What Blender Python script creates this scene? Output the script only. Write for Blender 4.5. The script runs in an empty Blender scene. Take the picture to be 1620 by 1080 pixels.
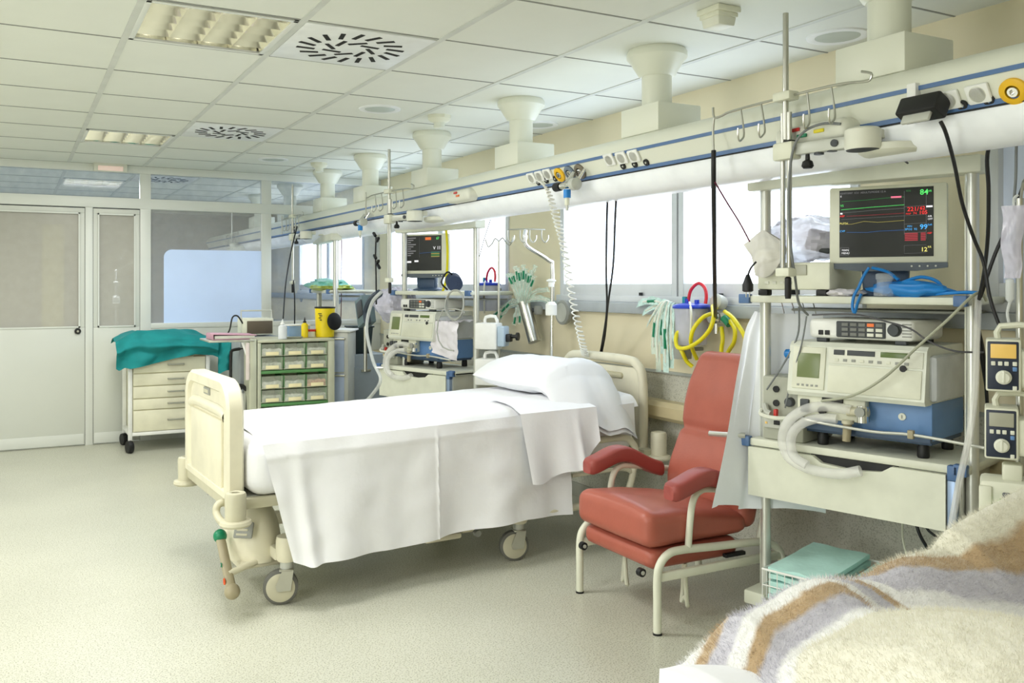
# Hospital ward: bed, red recliner, equipment carts hanging from a ceiling supply beam, window wall on the right.
# World: metres, camera stands at x=0,y=0; window wall is x=3.25, glazed partition is y=8.2.
import bpy, bmesh, math, random
from mathutils import Vector, Matrix, noise
random.seed(7)
R = math.radians
SC = bpy.context.scene
COL = SC.collection
PI = math.pi
# ---------------------------------------------------------------- camera
FPX, YAW, PX0, PY0, EYE = 1392.76, 0.475, 737.4, 451.07, 1.366
_s, _c = math.sin(YAW), math.cos(YAW)
def W(x, y, X=None, Y=None, Z=None, L=None):
    """survey helper: where the sight line through a photo point meets a plane of the room"""
    a = (x - PX0) / FPX; b = (PY0 - y) / FPX
    d = (_c * a + _s, -_s * a + _c, b)
    if L:                                  # plane ly=const of a cart frame: (origin, rotz, ly)
        (ox, oy), rz, ly = L
        e2 = (-math.sin(rz), math.cos(rz))
        t = (ly + ox * e2[0] + oy * e2[1]) / (d[0] * e2[0] + d[1] * e2[1])
        e1 = (math.cos(rz), math.sin(rz))
        gx, gy = d[0] * t - ox, d[1] * t - oy
        return Vector((gx * e1[0] + gy * e1[1], ly, EYE + d[2] * t))
    t = X / d[0] if X is not None else Y / d[1] if Y is not None else (Z - EYE) / d[2]
    return Vector((d[0] * t, d[1] * t, EYE + d[2] * t))
cam = bpy.data.cameras.new('camera'); co = bpy.data.objects.new('camera', cam); COL.objects.link(co)
co.location = (0, 0, EYE); co.rotation_euler = (R(90), 0, -YAW)
cam.sensor_width = 36; cam.lens = 36 * FPX / 1620
cam.shift_x = (810 - PX0) / 1620; cam.shift_y = -(540 - PY0) / 1620
cam.clip_start = 0.05
SC.camera = co
# ---------------------------------------------------------------- materials
def s2l(c):
    c = c / 255.0
    return c / 12.92 if c <= .04045 else ((c + .055) / 1.055) ** 2.4
_M = {}
def mat(name, rgb, rough=.5, metal=0, alpha=1, emit=0, var=.06, scale=9, bump=0, bscale=60, spec=.5, sheen=0, trans=0, emc=None, coat=0):
    if name in _M: return _M[name]
    m = bpy.data.materials.new(name); m.use_nodes = True
    nt = m.node_tree; bs = nt.nodes['Principled BSDF']
    col = [s2l(v) for v in rgb] + [1]
    tc = nt.nodes.new('ShaderNodeTexCoord')
    nz = nt.nodes.new('ShaderNodeTexNoise'); nz.inputs['Scale'].default_value = scale; nz.inputs['Detail'].default_value = 3
    nt.links.new(tc.outputs['Object'], nz.inputs['Vector'])
    rp = nt.nodes.new('ShaderNodeValToRGB')
    rp.color_ramp.elements[0].position = .3; rp.color_ramp.elements[1].position = .7
    rp.color_ramp.elements[0].color = [max(0, v * (1 - var)) for v in col[:3]] + [1]
    rp.color_ramp.elements[1].color = [min(1, v * (1 + var)) for v in col[:3]] + [1]
    nt.links.new(nz.outputs['Fac'], rp.inputs['Fac']); nt.links.new(rp.outputs['Color'], bs.inputs['Base Color'])
    bs.inputs['Roughness'].default_value = rough; bs.inputs['Metallic'].default_value = metal
    bs.inputs['Specular IOR Level'].default_value = spec
    bs.inputs['Alpha'].default_value = alpha
    if coat: bs.inputs['Coat Weight'].default_value = coat
    if sheen: bs.inputs['Sheen Weight'].default_value = sheen; bs.inputs['Sheen Roughness'].default_value = .6
    if trans: bs.inputs['Transmission Weight'].default_value = trans
    if emit:
        bs.inputs['Emission Color'].default_value = [s2l(v) for v in (emc or rgb)] + [1]; bs.inputs['Emission Strength'].default_value = emit
    if bump:
        n2 = nt.nodes.new('ShaderNodeTexNoise'); n2.inputs['Scale'].default_value = bscale; n2.inputs['Detail'].default_value = 4
        bp = nt.nodes.new('ShaderNodeBump'); bp.inputs['Strength'].default_value = bump; bp.inputs['Distance'].default_value = .01
        nt.links.new(tc.outputs['Object'], n2.inputs['Vector']); nt.links.new(n2.outputs['Fac'], bp.inputs['Height']); nt.links.new(bp.outputs['Normal'], bs.inputs['Normal'])
    _M[name] = m
    return m
def speckle(name, cols, scale, rough, bump=0, spec=.5, big=.06):
    """fine flecks (vinyl flooring, speckled wall covering)"""
    m = mat(name, cols[0], rough, var=big, scale=1.3, spec=spec)
    nt = m.node_tree; bs = nt.nodes['Principled BSDF']; tc = [n for n in nt.nodes if n.type == 'TEX_COORD'][0]
    base = bs.inputs['Base Color'].links[0].from_socket
    nz = nt.nodes.new('ShaderNodeTexNoise'); nz.inputs['Scale'].default_value = scale; nz.inputs['Detail'].default_value = 2
    nt.links.new(tc.outputs['Object'], nz.inputs['Vector'])
    rp = nt.nodes.new('ShaderNodeValToRGB'); rp.color_ramp.interpolation = 'LINEAR'
    e = rp.color_ramp.elements
    e[0].position = .36; e[0].color = [s2l(v) for v in cols[1]] + [1]
    e[1].position = .48; e[1].color = (1, 1, 1, 1)
    x = e.new(.56); x.color = (1, 1, 1, 1)
    x = e.new(.68); x.color = [s2l(v) for v in cols[2]] + [1]
    mx = nt.nodes.new('ShaderNodeMix'); mx.data_type = 'RGBA'; mx.blend_type = 'MULTIPLY'; mx.inputs['Factor'].default_value = 1
    nt.links.new(nz.outputs['Fac'], rp.inputs['Fac'])
    nt.links.new(base, mx.inputs['A']); nt.links.new(rp.outputs['Color'], mx.inputs['B']); nt.links.new(mx.outputs['Result'], bs.inputs['Base Color'])
    return m
def clear(name, rgb, op=.25, rough=.1, var=.05):
    """thin clear plastic / glass: transparent mixed with a glossy dielectric"""
    if name in _M: return _M[name]
    m = bpy.data.materials.new(name); m.use_nodes = True; nt = m.node_tree
    bs = nt.nodes['Principled BSDF']; out = nt.nodes['Material Output']
    tc = nt.nodes.new('ShaderNodeTexCoord'); nz = nt.nodes.new('ShaderNodeTexNoise'); nz.inputs['Scale'].default_value = 14
    nt.links.new(tc.outputs['Object'], nz.inputs['Vector'])
    mr = nt.nodes.new('ShaderNodeMapRange'); mr.inputs['From Min'].default_value = .3; mr.inputs['From Max'].default_value = .7
    mr.inputs['To Min'].default_value = max(0, op - var); mr.inputs['To Max'].default_value = min(1, op + var)
    nt.links.new(nz.outputs['Fac'], mr.inputs['Value'])
    bs.inputs['Base Color'].default_value = [s2l(v) for v in rgb] + [1]; bs.inputs['Roughness'].default_value = rough
    tr = nt.nodes.new('ShaderNodeBsdfTransparent'); tr.inputs['Color'].default_value = (1, 1, 1, 1)
    mx = nt.nodes.new('ShaderNodeMixShader')
    nt.links.new(mr.outputs['Result'], mx.inputs['Fac']); nt.links.new(tr.outputs['BSDF'], mx.inputs[1]); nt.links.new(bs.outputs['BSDF'], mx.inputs[2])
    nt.links.new(mx.outputs['Shader'], out.inputs['Surface'])
    _M[name] = m
    return m
CREAM = mat('cream_plastic', (222, 223, 205), .42)
CREAM2 = mat('ivory_enamel', (222, 225, 213), .35)
BEDC = mat('bed_plastic', (226, 221, 198), .4)
WHITE = mat('white_plastic', (238, 239, 236), .4)
OFFW = mat('off_white', (224, 225, 212), .45)
GREYP = mat('grey_plastic', (150, 152, 146), .5)
LGREY = mat('light_grey_metal', (196, 198, 190), .4, .2)
DGREY = mat('dark_grey_plastic', (62, 66, 70), .5)
BLACK = mat('black_rubber', (16, 17, 19), .5)
STEEL = mat('brushed_steel', (190, 190, 182), .28, .95)
CHROME = mat('chrome', (225, 225, 222), .12, 1)
ALU = mat('aluminium_post', (208, 209, 202), .3, .6)
BLUEL = mat('blue_grey_strip', (80, 112, 158), .4)
BLUEP = mat('blue_enamel', (100, 140, 192), .4)
BLUED = mat('dark_blue_plastic', (60, 82, 110), .45)
SLATE = mat('slate_plastic', (84, 94, 104), .45)
SHEET = mat('white_cotton', (242, 243, 247), .85, var=.015, bump=.12, bscale=35)
PILLOWM = mat('white_pillow_cotton', (238, 240, 244), .85, var=.015, bump=.1, bscale=25)
COATM = mat('white_gown_cotton', (241, 244, 251), .85, var=.02, bump=.1, bscale=25)
RED = mat('salmon_red_vinyl', (172, 94, 78), .38, var=.05, bump=.05, bscale=90, spec=.45)
REDARM = mat('dusky_red_vinyl', (158, 76, 70), .42, var=.05, spec=.4)
TEAL = mat('teal_drape_cloth', (6, 132, 134), .8, var=.12, bump=.15, bscale=20)
GREENP = mat('green_bin_frame', (92, 146, 88), .45)
YEL = mat('yellow_plastic', (240, 214, 20), .4)
YELT = mat('yellow_tubing', (226, 214, 20), .3)
REDT = mat('red_tubing', (206, 32, 52), .3)
REDP = mat('red_plastic', (200, 50, 44), .4)
BLUELID = mat('royal_blue_plastic', (24, 60, 190), .35)
BLUEM = mat('bright_blue_silicone', (30, 128, 206), .35, var=.1)
GREENC = mat('emerald_plastic', (0, 128, 88), .35)
MINT = mat('mint_paper', (196, 238, 232), .8, var=.05, bump=.2, bscale=40)
MINTS = mat('mint_striped_wrap', (196, 222, 214), .45, var=.15, scale=60)
LCD = mat('olive_lcd', (112, 124, 80), .3, emit=.03, emc=(130, 150, 70))
LCD2 = mat('dark_green_lcd', (88, 108, 52), .3, emit=.04)
LCDA = mat('amber_lcd', (222, 184, 100), .3, emit=.2)
LCDG = mat('grey_lcd', (168, 168, 152), .3)
SCREEN = mat('dark_screen', (34, 36, 36), .25, emit=.05, emc=(60, 62, 60), var=.1, scale=3)
NAVY = mat('navy_panel', (34, 44, 64), .4)
ROSE = mat('mauve_folder', (196, 150, 168), .5)
CARD = mat('cream_label_card', (242, 232, 188), .6, emit=.06)  # cards glow slightly so they read brighter; they give no real light
WOOD = mat('beige_rail_vinyl', (206, 192, 154), .45)
PLEA = mat('crumpled_white_plastic', (236, 232, 240), .3, var=.06)
TAUPE = mat('taupe_plastic', (164, 154, 126), .45)
STONE = mat('stone_plastic', (198, 194, 170), .45)
def em(name, rgb, k=1.2): return mat('glow_' + name, (0, 0, 0), .5, emit=k, emc=rgb, var=0)
G_GRN = em('green', (90, 235, 110)); G_RED = em('red', (240, 40, 40)); G_CYAN = em('cyan', (70, 180, 255)); G_WHT = em('white', (240, 240, 240))
G_YEL = em('yellow', (235, 225, 120)); G_ORG = em('orange', (255, 130, 60), .8); G_DGRN = em('dim_green', (40, 130, 60)); G_DRED = em('dim_red', (150, 40, 50)); G_BLU = em('blue', (40, 90, 150)); G_OLV = em('olive', (160, 150, 70)); G_GRY = em('grey', (120, 120, 120)); G_PNK = em('pink', (255, 110, 150))
CLEAR = clear('clear_plastic', (225, 232, 236), .28, .12)
CLEARW = clear('milky_plastic', (232, 236, 236), .55, .25)
HOSE = clear('milky_hose', (248, 248, 246), .42, .25)
BAG = clear('crinkled_bag', (218, 216, 234), .66, .2, .2)
WRAP = clear('clear_wrapper', (206, 232, 220), .5, .2, .15)
BINF = clear('clear_bin_front', (232, 238, 220), .2, .15)
# ---------------------------------------------------------------- mesh builder
def sm_path(pts, n=6):
    """Catmull-Rom smoothing of a path"""
    P = [Vector(p) for p in pts]
    if len(P) < 3: return P
    out = []
    for i in range(len(P) - 1):
        p0 = P[max(i - 1, 0)]; p1 = P[i]; p2 = P[i + 1]; p3 = P[min(i + 2, len(P) - 1)]
        for k in range(n):
            t = k / n
            out.append(.5 * ((2 * p1) + (p2 - p0) * t + (2 * p0 - 5 * p1 + 4 * p2 - p3) * t * t + (3 * p1 - p0 - 3 * p2 + p3) * t ** 3))
    out.append(P[-1])
    return out
def frame(z, up=None):
    z = Vector(z).normalized()
    u = Vector(up) if up is not None else (Vector((0, 0, 1)) if abs(z.z) < .95 else Vector((1, 0, 0)))
    x = u.cross(z).normalized(); y = z.cross(x)
    return x, y, z
class B:
    def __init__(s): s.V = []; s.F = []; s.MI = []; s.mats = []
    def m(s, m):
        if m not in s.mats: s.mats.append(m)
        return s.mats.index(m)
    def add(s, V, F, m):
        o = len(s.V); k = s.m(m)
        s.V += [Vector(v) for v in V]
        for f in F: s.F.append([i + o for i in f]); s.MI.append(k)
        return s
    def box(s, c, d, m, bev=0, rot=None, seg=2, taper=None):
        bm = bmesh.new(); bmesh.ops.create_cube(bm, size=1)
        for v in bm.verts:
            if taper and v.co.z > 0: v.co.x *= taper[0]; v.co.y *= taper[1]
            v.co = Vector((v.co.x * d[0], v.co.y * d[1], v.co.z * d[2]))
        if bev: bmesh.ops.bevel(bm, geom=bm.edges[:], offset=min(bev, min(d) * .49), segments=seg, affect='EDGES', profile=.5)
        M = Matrix.Translation(c)
        if rot is not None: M = M @ (rot if isinstance(rot, Matrix) else Matrix.Rotation(rot, 4, 'Z'))
        bm.verts.index_update()
        s.add([M @ v.co for v in bm.verts], [[v.index for v in f.verts] for f in bm.faces], m); bm.free()
        return s
    def bb(s, lo, hi, m, bev=0, **k):
        return s.box([(a + b) / 2 for a, b in zip(lo, hi)], [abs(b - a) for a, b in zip(lo, hi)], m, bev, **k)
    def cyl(s, p0, p1, r, m, r1=None, n=16, caps=True):
        p0, p1 = Vector(p0), Vector(p1); r1 = r if r1 is None else r1
        x, y, z = frame(p1 - p0)
        V = []
        for p, q in ((p0, r), (p1, r1)):
            V += [p + (x * math.cos(2 * PI * i / n) + y * math.sin(2 * PI * i / n)) * q for i in range(n)]
        F = [[i, (i + 1) % n, n + (i + 1) % n, n + i] for i in range(n)]
        if caps: F += [list(range(n))[::-1], list(range(n, 2 * n))]
        return s.add(V, F, m)
    def tube(s, pts, r, m, n=8, sm=0, caps=True, closed=False, flat=1):
        P = sm_path(pts, sm) if sm else [Vector(p) for p in pts]
        N = len(P); V = []; F = []
        prev = None
        for i, p in enumerate(P):
            t = (P[(i + 1) % N] - P[i - 1]) if closed else P[min(i + 1, N - 1)] - P[max(i - 1, 0)]
            if t.length < 1e-9: t = Vector((0, 0, 1))
            t.normalize()
            if prev is None: x, y, _ = frame(t)
            else:
                x = prev - t * prev.dot(t)
                x = x.normalized() if x.length > 1e-6 else frame(t)[0]
                y = t.cross(x)
            prev = x
            rr = r[min(len(r) - 1, int(i * len(r) / N))] if isinstance(r, (list, tuple)) else r
            V += [p + (x * math.cos(2 * PI * k / n) + y * flat * math.sin(2 * PI * k / n)) * rr for k in range(n)]
        for i in range(N if closed else N - 1):
            for k in range(n):
                a, b = i * n + k, i * n + (k + 1) % n; j = (i + 1) % N
                F.append([a, b, j * n + (k + 1) % n, j * n + k])
        if caps and not closed: F += [list(range(n))[::-1], [(N - 1) * n + k for k in range(n)]]
        return s.add(V, F, m)
    def lathe(s, prof, m, c=(0, 0, 0), ax=(0, 0, 1), n=24):
        x, y, z = frame(ax); c = Vector(c); V = []; F = []
        for r, h in prof:
            V += [c + z * h + (x * math.cos(2 * PI * k / n) + y * math.sin(2 * PI * k / n)) * r for k in range(n)]
        for i in range(len(prof) - 1):
            for k in range(n):
                F.append([i * n + k, i * n + (k + 1) % n, (i + 1) * n + (k + 1) % n, (i + 1) * n + k])
        if prof[0][0] > 1e-6: F.append(list(range(n))[::-1])
        if prof[-1][0] > 1e-6: F.append([(len(prof) - 1) * n + k for k in range(n)])
        return s.add(V, F, m)
    def ball(s, c, r, m, n=16):
        r = (r, r, r) if not isinstance(r, (tuple, list)) else r
        V = []; F = []; h = n // 2
        for i in range(h + 1):
            a = PI * i / h
            for k in range(n):
                b = 2 * PI * k / n
                V.append((c[0] + r[0] * math.sin(a) * math.cos(b), c[1] + r[1] * math.sin(a) * math.sin(b), c[2] + r[2] * math.cos(a)))
        for i in range(h):
            for k in range(n): F.append([i * n + k, (i + 1) * n + k, (i + 1) * n + (k + 1) % n, i * n + (k + 1) % n])
        return s.add(V, F, m)
    def grid(s, fn, nu, nv, m, cu=False, cv=False):
        V = [Vector(fn(i / (nu if cu else nu - 1), j / (nv if cv else nv - 1))) for i in range(nu) for j in range(nv)]
        F = []
        for i in range(nu if cu else nu - 1):
            for j in range(nv if cv else nv - 1):
                i2, j2 = (i + 1) % nu, (j + 1) % nv
                F.append([i * nv + j, i2 * nv + j, i2 * nv + j2, i * nv + j2])
        return s.add(V, F, m)
    def prism(s, poly, ext, m, M=None):
        """poly: 3-D outline points, extruded by vector ext"""
        P = [Vector(p) for p in poly]; n = len(P); e = Vector(ext)
        V = P + [p + e for p in P]
        F = [list(range(n))[::-1], list(range(n, 2 * n))] + [[i, (i + 1) % n, n + (i + 1) % n, n + i] for i in range(n)]
        return s.add(V, F, m)
    def quad(s, a, b, c, d, m): return s.add([a, b, c, d], [[0, 1, 2, 3]], m)
    def text(s, t, size, m, org, ex, ey, align='LEFT', bold=0):
        cu = bpy.data.curves.new('t', 'FONT'); cu.body = t; cu.size = size; cu.align_x = align; cu.resolution_u = 2; cu.offset = bold
        ob = bpy.data.objects.new('t', cu); COL.objects.link(ob)
        dg = bpy.context.evaluated_depsgraph_get(); me = bpy.data.meshes.new_from_object(ob.evaluated_get(dg))
        ex, ey, org = Vector(ex), Vector(ey), Vector(org)
        s.add([org + ex * v.co.x + ey * v.co.y for v in me.vertices], [list(p.vertices) for p in me.polygons], m)
        bpy.data.objects.remove(ob); bpy.data.curves.remove(cu); bpy.data.meshes.remove(me)
        return s
    def xf(s, M, i0=0):
        for i in range(i0, len(s.V)): s.V[i] = M @ s.V[i]
        return s
    def obj(s, name, parent=None, ang=38, loc=None, rz=0):
        me = bpy.data.meshes.new(name); me.from_pydata([tuple(v) for v in s.V], [], s.F)
        for m in s.mats: me.materials.append(m)
        me.polygons.foreach_set('material_index', s.MI)
        me.polygons.foreach_set('use_smooth', [True] * len(s.F))
        bm = bmesh.new(); bm.from_mesh(me)
        bmesh.ops.remove_doubles(bm, verts=bm.verts, dist=1e-6)
        bmesh.ops.recalc_face_normals(bm, faces=bm.faces) if len(s.F) < 60000 else None
        bm.to_mesh(me); bm.free()
        me.set_sharp_from_angle(angle=R(ang)); me.update()
        o = bpy.data.objects.new(name, me); COL.objects.link(o)
        if parent is not None: o.parent = parent
        if loc is not None: o.location = loc
        o.rotation_euler.z = rz
        return o
def tag(o, label, cat, group=None, kind=None):
    o['label'] = label; o['category'] = cat
    if group: o['group'] = group
    if kind: o['kind'] = kind
    return o
def thing(name, label, cat, loc=(0, 0, 0), rz=0, group=None):
    o = bpy.data.objects.new(name, None); COL.objects.link(o); o.empty_display_size = .05
    o.location = loc; o.rotation_euler.z = rz
    return tag(o, label, cat, group)
def struct(b, name, parent=None, ang=38):
    o = b.obj(name, parent, ang)
    if parent is None: o['kind'] = 'structure'
    return o
def dup(o, loc, rz=None, label=None, parent=None):
    """copy a thing with its parts and sub-parts"""
    c = o.copy(); COL.objects.link(c)
    if parent is not None: c.parent = parent
    if loc is not None: c.location = loc
    if rz is not None: c.rotation_euler.z = rz
    if label: c['label'] = label
    for ch in list(o.children): dup(ch, None, parent=c)
    return c
def nz(x, y=0, z=0): return noise.noise(Vector((x, y, z)))
# ================================================================ THE ROOM
XW, YP, HC = 3.25, 8.2, 2.41
XL, YB, YF = -3.6, -2.6, 13.4
FLOORM = speckle('vinyl_floor', [(206, 206, 192), (190, 190, 176), (250, 250, 238)], 170, .32, spec=.4)
WALLM = mat('cream_wall_paint', (230, 220, 190), .7, var=.02, scale=2)
WALLB = mat('beige_wall_paint', (176, 170, 158), .7, var=.03, scale=2)
DADO = speckle('speckled_dado', [(206, 205, 194), (214, 214, 208), (250, 250, 246)], 170, .6)
TILE = mat('ceiling_tile', (226, 229, 222), .9, var=.012, scale=5, bump=.05, bscale=150)
TBAR = mat('ceiling_tee_bar', (206, 209, 204), .6)
JOINT = mat('ceiling_joint', (150, 152, 148), .8)
PART = mat('partition_enamel', (214, 217, 210), .42, var=.015, scale=2)
PFRAME = mat('partition_frame', (224, 227, 222), .38, var=.015, scale=2)
WFRAME = mat('window_frame_enamel', (214, 217, 220), .4, var=.02)
GAPM = mat('dark_gap', (40, 42, 44), .8)
GLASST = clear('toplight_glass', (150, 180, 225), .16, .05, .03)
GLASSD = clear('door_glass', (204, 202, 194), .5, .18, .02)
GLASSP = clear('partition_glass', (186, 190, 196), .3, .06, .04)
FILM = mat('pale_blue_film', (206, 224, 250), .3, alpha=.8, var=.04, scale=3, emit=.16)  # faint glow put into the film to lighten it; not a light source
SKYP = bpy.data.materials.new('frosted_daylight_pane'); SKYP.use_nodes = True
def _pane():
    nt = SKYP.node_tree; bs = nt.nodes['Principled BSDF']
    tc = nt.nodes.new('ShaderNodeTexCoord'); n1 = nt.nodes.new('ShaderNodeTexNoise'); n1.inputs['Scale'].default_value = 1.6; n1.inputs['Detail'].default_value = 1
    rp = nt.nodes.new('ShaderNodeValToRGB'); e = rp.color_ramp.elements
    e[0].position = .35; e[0].color = (.66, .80, 1, 1); e[1].position = .62; e[1].color = (.86, .92, 1, 1)
    nt.links.new(tc.outputs['Object'], n1.inputs['Vector']); nt.links.new(n1.outputs['Fac'], rp.inputs['Fac'])
    bs.inputs['Base Color'].default_value = (.8, .82, .85, 1); bs.inputs['Roughness'].default_value = .6
    nt.links.new(rp.outputs['Color'], bs.inputs['Emission Color']); bs.inputs['Emission Strength'].default_value = PANE_K
PANE_K = 3.4
_pane()
b = B(); b.bb((XL, YB, -.1), (XW + .3, YF, 0), FLOORM); struct(b, 'floor')
# window wall: dado, cream wall, window openings
WIN = [(-.3, 2.04), (2.6, 4.93), (5.62, 7.95), (8.64, 10.97)]
WZ0, WZ1 = 1.3, 2.14
b = B()
b.bb((XW, YB, 0), (XW + .2, YF, .88), DADO)
b.bb((XW, YB, .88), (XW + .2, YF, WZ0), WALLM)
b.bb((XW, YB, WZ1), (XW + .2, YF, HC), WALLM)
ys = [YB] + [v for w in WIN for v in w] + [YF]
for i in range(0, len(ys), 2): b.bb((XW, ys[i], WZ0), (XW + .2, ys[i + 1], WZ1), WALLM)
struct(b, 'wall_right')
b = B(); b.bb((XL - .1, YB, 0), (XL, YF, HC), PART); struct(b, 'wall_left')
b = B(); b.bb((XL, YB - .1, 0), (XW, YB, HC), WALLM); struct(b, 'wall_back')
b = B(); b.bb((XL, YF, 0), (XW, YF + .1, HC), WALLB); b.bb((-1.6, YF - .03, 0), (-.2, YF, 2.05), mat('far_door_grey', (120, 118, 112), .6)); b.bb((.35, YF - .03, 0), (.62, YF, 2.2), mat('far_yellow_post', (222, 212, 160), .6)); struct(b, 'wall_far')
# trims along the window wall
b = B(); b.bb((XW - .05, YB, 1.2), (XW, YF, 1.265), mat('grey_rail_strip', (170, 176, 180), .4), .008); struct(b, 'trim_1')
b = B()
b.prism([(XW, YB, .622), (XW - .07, YB, .622), (XW - .095, YB, .645), (XW - .095, YB, .70), (XW - .07, YB, .725), (XW, YB, .725)], (0, YP - YB, 0), WOOD); struct(b, 'trim_2')
b = B(); b.bb((XW - .012, YB, .872), (XW, YF, .888), mat('dado_cap', (168, 172, 166), .5)); struct(b, 'trim_3')
b = B(); b.bb((XW - .012, YB, 0), (XW, YP, .09), mat('skirting_vinyl', (160, 160, 150), .5), .003); struct(b, 'baseboard_right')
# windows
for i, (y0, y1) in enumerate(WIN):
    b = B(); xm0, xm1 = XW - .012, XW + .06
    ym = (y0 + y1) / 2
    for (a, c) in ((y0, y0 + .045), (y1 - .045, y1), (ym - .05, ym - .006), (ym + .006, ym + .05)): b.bb((xm0, a, WZ0), (xm1, c, WZ1), WFRAME, .004)
    b.bb((xm0 + .01, ym - .007, WZ0), (xm1, ym + .007, WZ1), GAPM)
    for (a, c) in ((WZ0, WZ0 + .075), (WZ1 - .06, WZ1)): b.bb((xm0 + .004, y0 + .01, a), (xm1, ym - .008, c), WFRAME, .004); b.bb((xm0 + .004, ym + .008, a), (xm1, y1 - .01, c), WFRAME, .004)
    b.bb((xm0 - .012, y0 - .03, WZ0 - .035), (XW + .03, y1 + .03, WZ0 + .004), WFRAME, .004)
    for yy in (y0 + .3, ym - .35, ym + .3): b.box((xm0 - .012, yy, WZ0 + .015), (.012, .02, .018), GAPM)
    w = struct(b, 'window_%d' % (i + 1))
    for (a, c) in ((y0 + .045, ym - .05), (ym + .05, y1 - .045)):
        q = B()
        if i == 0: q.bb((XW + .02, a, WZ0 + .07), (XW + .03, c, WZ1 - .06), mat('grey_blind', (200, 210, 226), .6, emit=.15), 0)
        else: q.bb((XW + .03, a, WZ0 + .07), (XW + .034, c, WZ1 - .06), SKYP)
        q.obj('pane', w)
# ceiling: tiles laid on a 600 mm grid, main bars running along the room
TX, TY, TS = .4173, 3.3725, .6
def cell(i, j): return TX + i * TS, TY + j * TS
SKIP = {(0, 0), (0, 5), (0, 10)}
b = B()
for i in range(-7, 5):
    for j in range(-10, 17):
        x0, y0 = cell(i, j)
        x1, y1 = min(x0 + TS, XW), min(y0 + TS, YF); x0 = max(x0, XL); y0 = max(y0, YB)
        if (i, j) in SKIP or x1 <= x0 or y1 <= y0: continue
        b.quad((x0, y0, HC), (x1, y0, HC), (x1, y1, HC), (x0, y1, HC), TILE)
for i in range(-6, 6):
    x = TX + i * TS
    if XL < x < XW - .02: b.bb((x - .014, YB, HC - .004), (x + .014, YF, HC + .002), TBAR)
for j in range(-9, 17):
    y = TY + j * TS
    if not YB < y < YF: continue
    for i in range(-7, 5):
        x0 = max(TX + i * TS + .014, XL); x1 = min(TX + (i + 1) * TS - .014, XW)
        if x1 > x0: b.bb((x0, y - .0045, HC - .0025), (x1, y + .0045, HC + .002), JOINT)
b.bb((XL, YB, HC + .12), (XW + .2, YF, HC + .14), TILE)
struct(b, 'ceiling')
# glazed partition with a door and a half
T0, T1 = YP - .03, YP + .03
b = B()
def fr(x0, x1, z0, z1, m=PFRAME, d=0, bev=.003): b.bb((x0, T0 + d, z0), (x1, T1 - d, z1), m, bev)
fr(XL, XW, 2.345, HC, PFRAME, -.002); fr(XL, XW, 2.035, 2.125, PFRAME, -.004)
for x0, x1 in ((.988, 1.078), (2.06, 2.15), (-1.45, -1.36)): fr(x0, x1, 0, 2.345)
fr(.545, .606, 0, 2.035)
fr(1.078, 2.06, 0, .985, PART, .006); fr(1.078, 2.06, .985, 1.03); fr(2.15, XW, 0, .985, PART, .006); fr(2.15, XW, .985, 1.03)
fr(XL, -1.45, 0, 2.035, PART, .006); fr(-1.36, -.44, 0, 2.035, PART, .006)
pw = struct(b, 'wall_partition')
for x0, x1, z0, z1, m, nm in ((XL, .988, 2.125, 2.345, GLASST, 'glass_pane'), (1.078, 2.06, 2.125, 2.345, GLASST, 'glass_pane'), (2.15, XW, 2.125, 2.345, GLASST, 'glass_pane'), (1.078, 2.06, 1.03, 2.035, GLASSP, 'glass_pane'), (2.15, XW, 1.03, 2.035, GLASST, 'glass_pane')):
    q = B(); q.bb((x0, YP - .003, z0), (x1, YP + .003, z1), m); q.obj(nm, pw)
q = B()                                     # pale film stuck on the lower part of the pane
fx0, fx1, fz0, fz1, rr = 1.19, 2.06, 1.03, 1.685, .07
pl = [(fx1, T0 + .02, fz0), (fx1, T0 + .02, fz1)] + [(fx0 + rr - rr * math.sin(a), T0 + .02, fz1 - rr + rr * math.cos(a)) for a in [k * PI / 12 for k in range(7)]] + [(fx0, T0 + .02, fz0)]
q.prism(pl, (0, .003, 0), FILM); q.obj('frosted_film', pw)
def door(n, x0, x1, gx0, gx1, lock):
    d = B(); z0, z1, g0, g1 = .01, 2.028, 1.005, 1.985
    a, c = YP - .024, YP + .024
    d.bb((x0, a, z0), (x1, c, g0), PART, .003)
    d.bb((x0, a, g1), (x1, c, z1), PART, .003); d.bb((x0, a, g0), (gx0, c, g1), PART, .003); d.bb((gx1, a, g0), (x1, c, g1), PART, .003)
    for (u0, u1, w0, w1) in ((gx0, gx1, g0, g0 + .012), (gx0, gx1, g1 - .012, g1), (gx0, gx0 + .012, g0, g1), (gx1 - .012, gx1, g0, g1)): d.bb((u0, a - .008, w0), (u1, a + .004, w1), PFRAME)
    for u in (x0 - .002, x1 - .003): d.bb((u, a - .001, z0), (u + .005, a + .006, z1), GAPM)
    d.bb((x0, a - .001, z1 - .002), (x1, a + .006, z1 + .004), GAPM)
    d.bb((x0 + .012, a - .004, .012), (x1 - .012, a + .002, .1), PFRAME, .002)
    o = struct(d, 'door_%d' % n)
    q = B(); q.bb((gx0, YP - .004, g0), (gx1, YP + .004, g1), GLASSD); q.obj('glass_pane', o)
    if lock:
        q = B(); q.lathe([(.026, 0), (.026, .012), (.02, .02), (0, .022)], BLACK, (lock, a, .975), (0, -1, 0)); q.lathe([(.009, 0), (.009, .006), (0, .007)], STEEL, (lock, a - .021, .975), (0, -1, 0)); q.obj('lock', o)
door(1, -.44, .545, -.34, .505, .487)
door(2, .606, .988, .645, .95, None)
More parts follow.
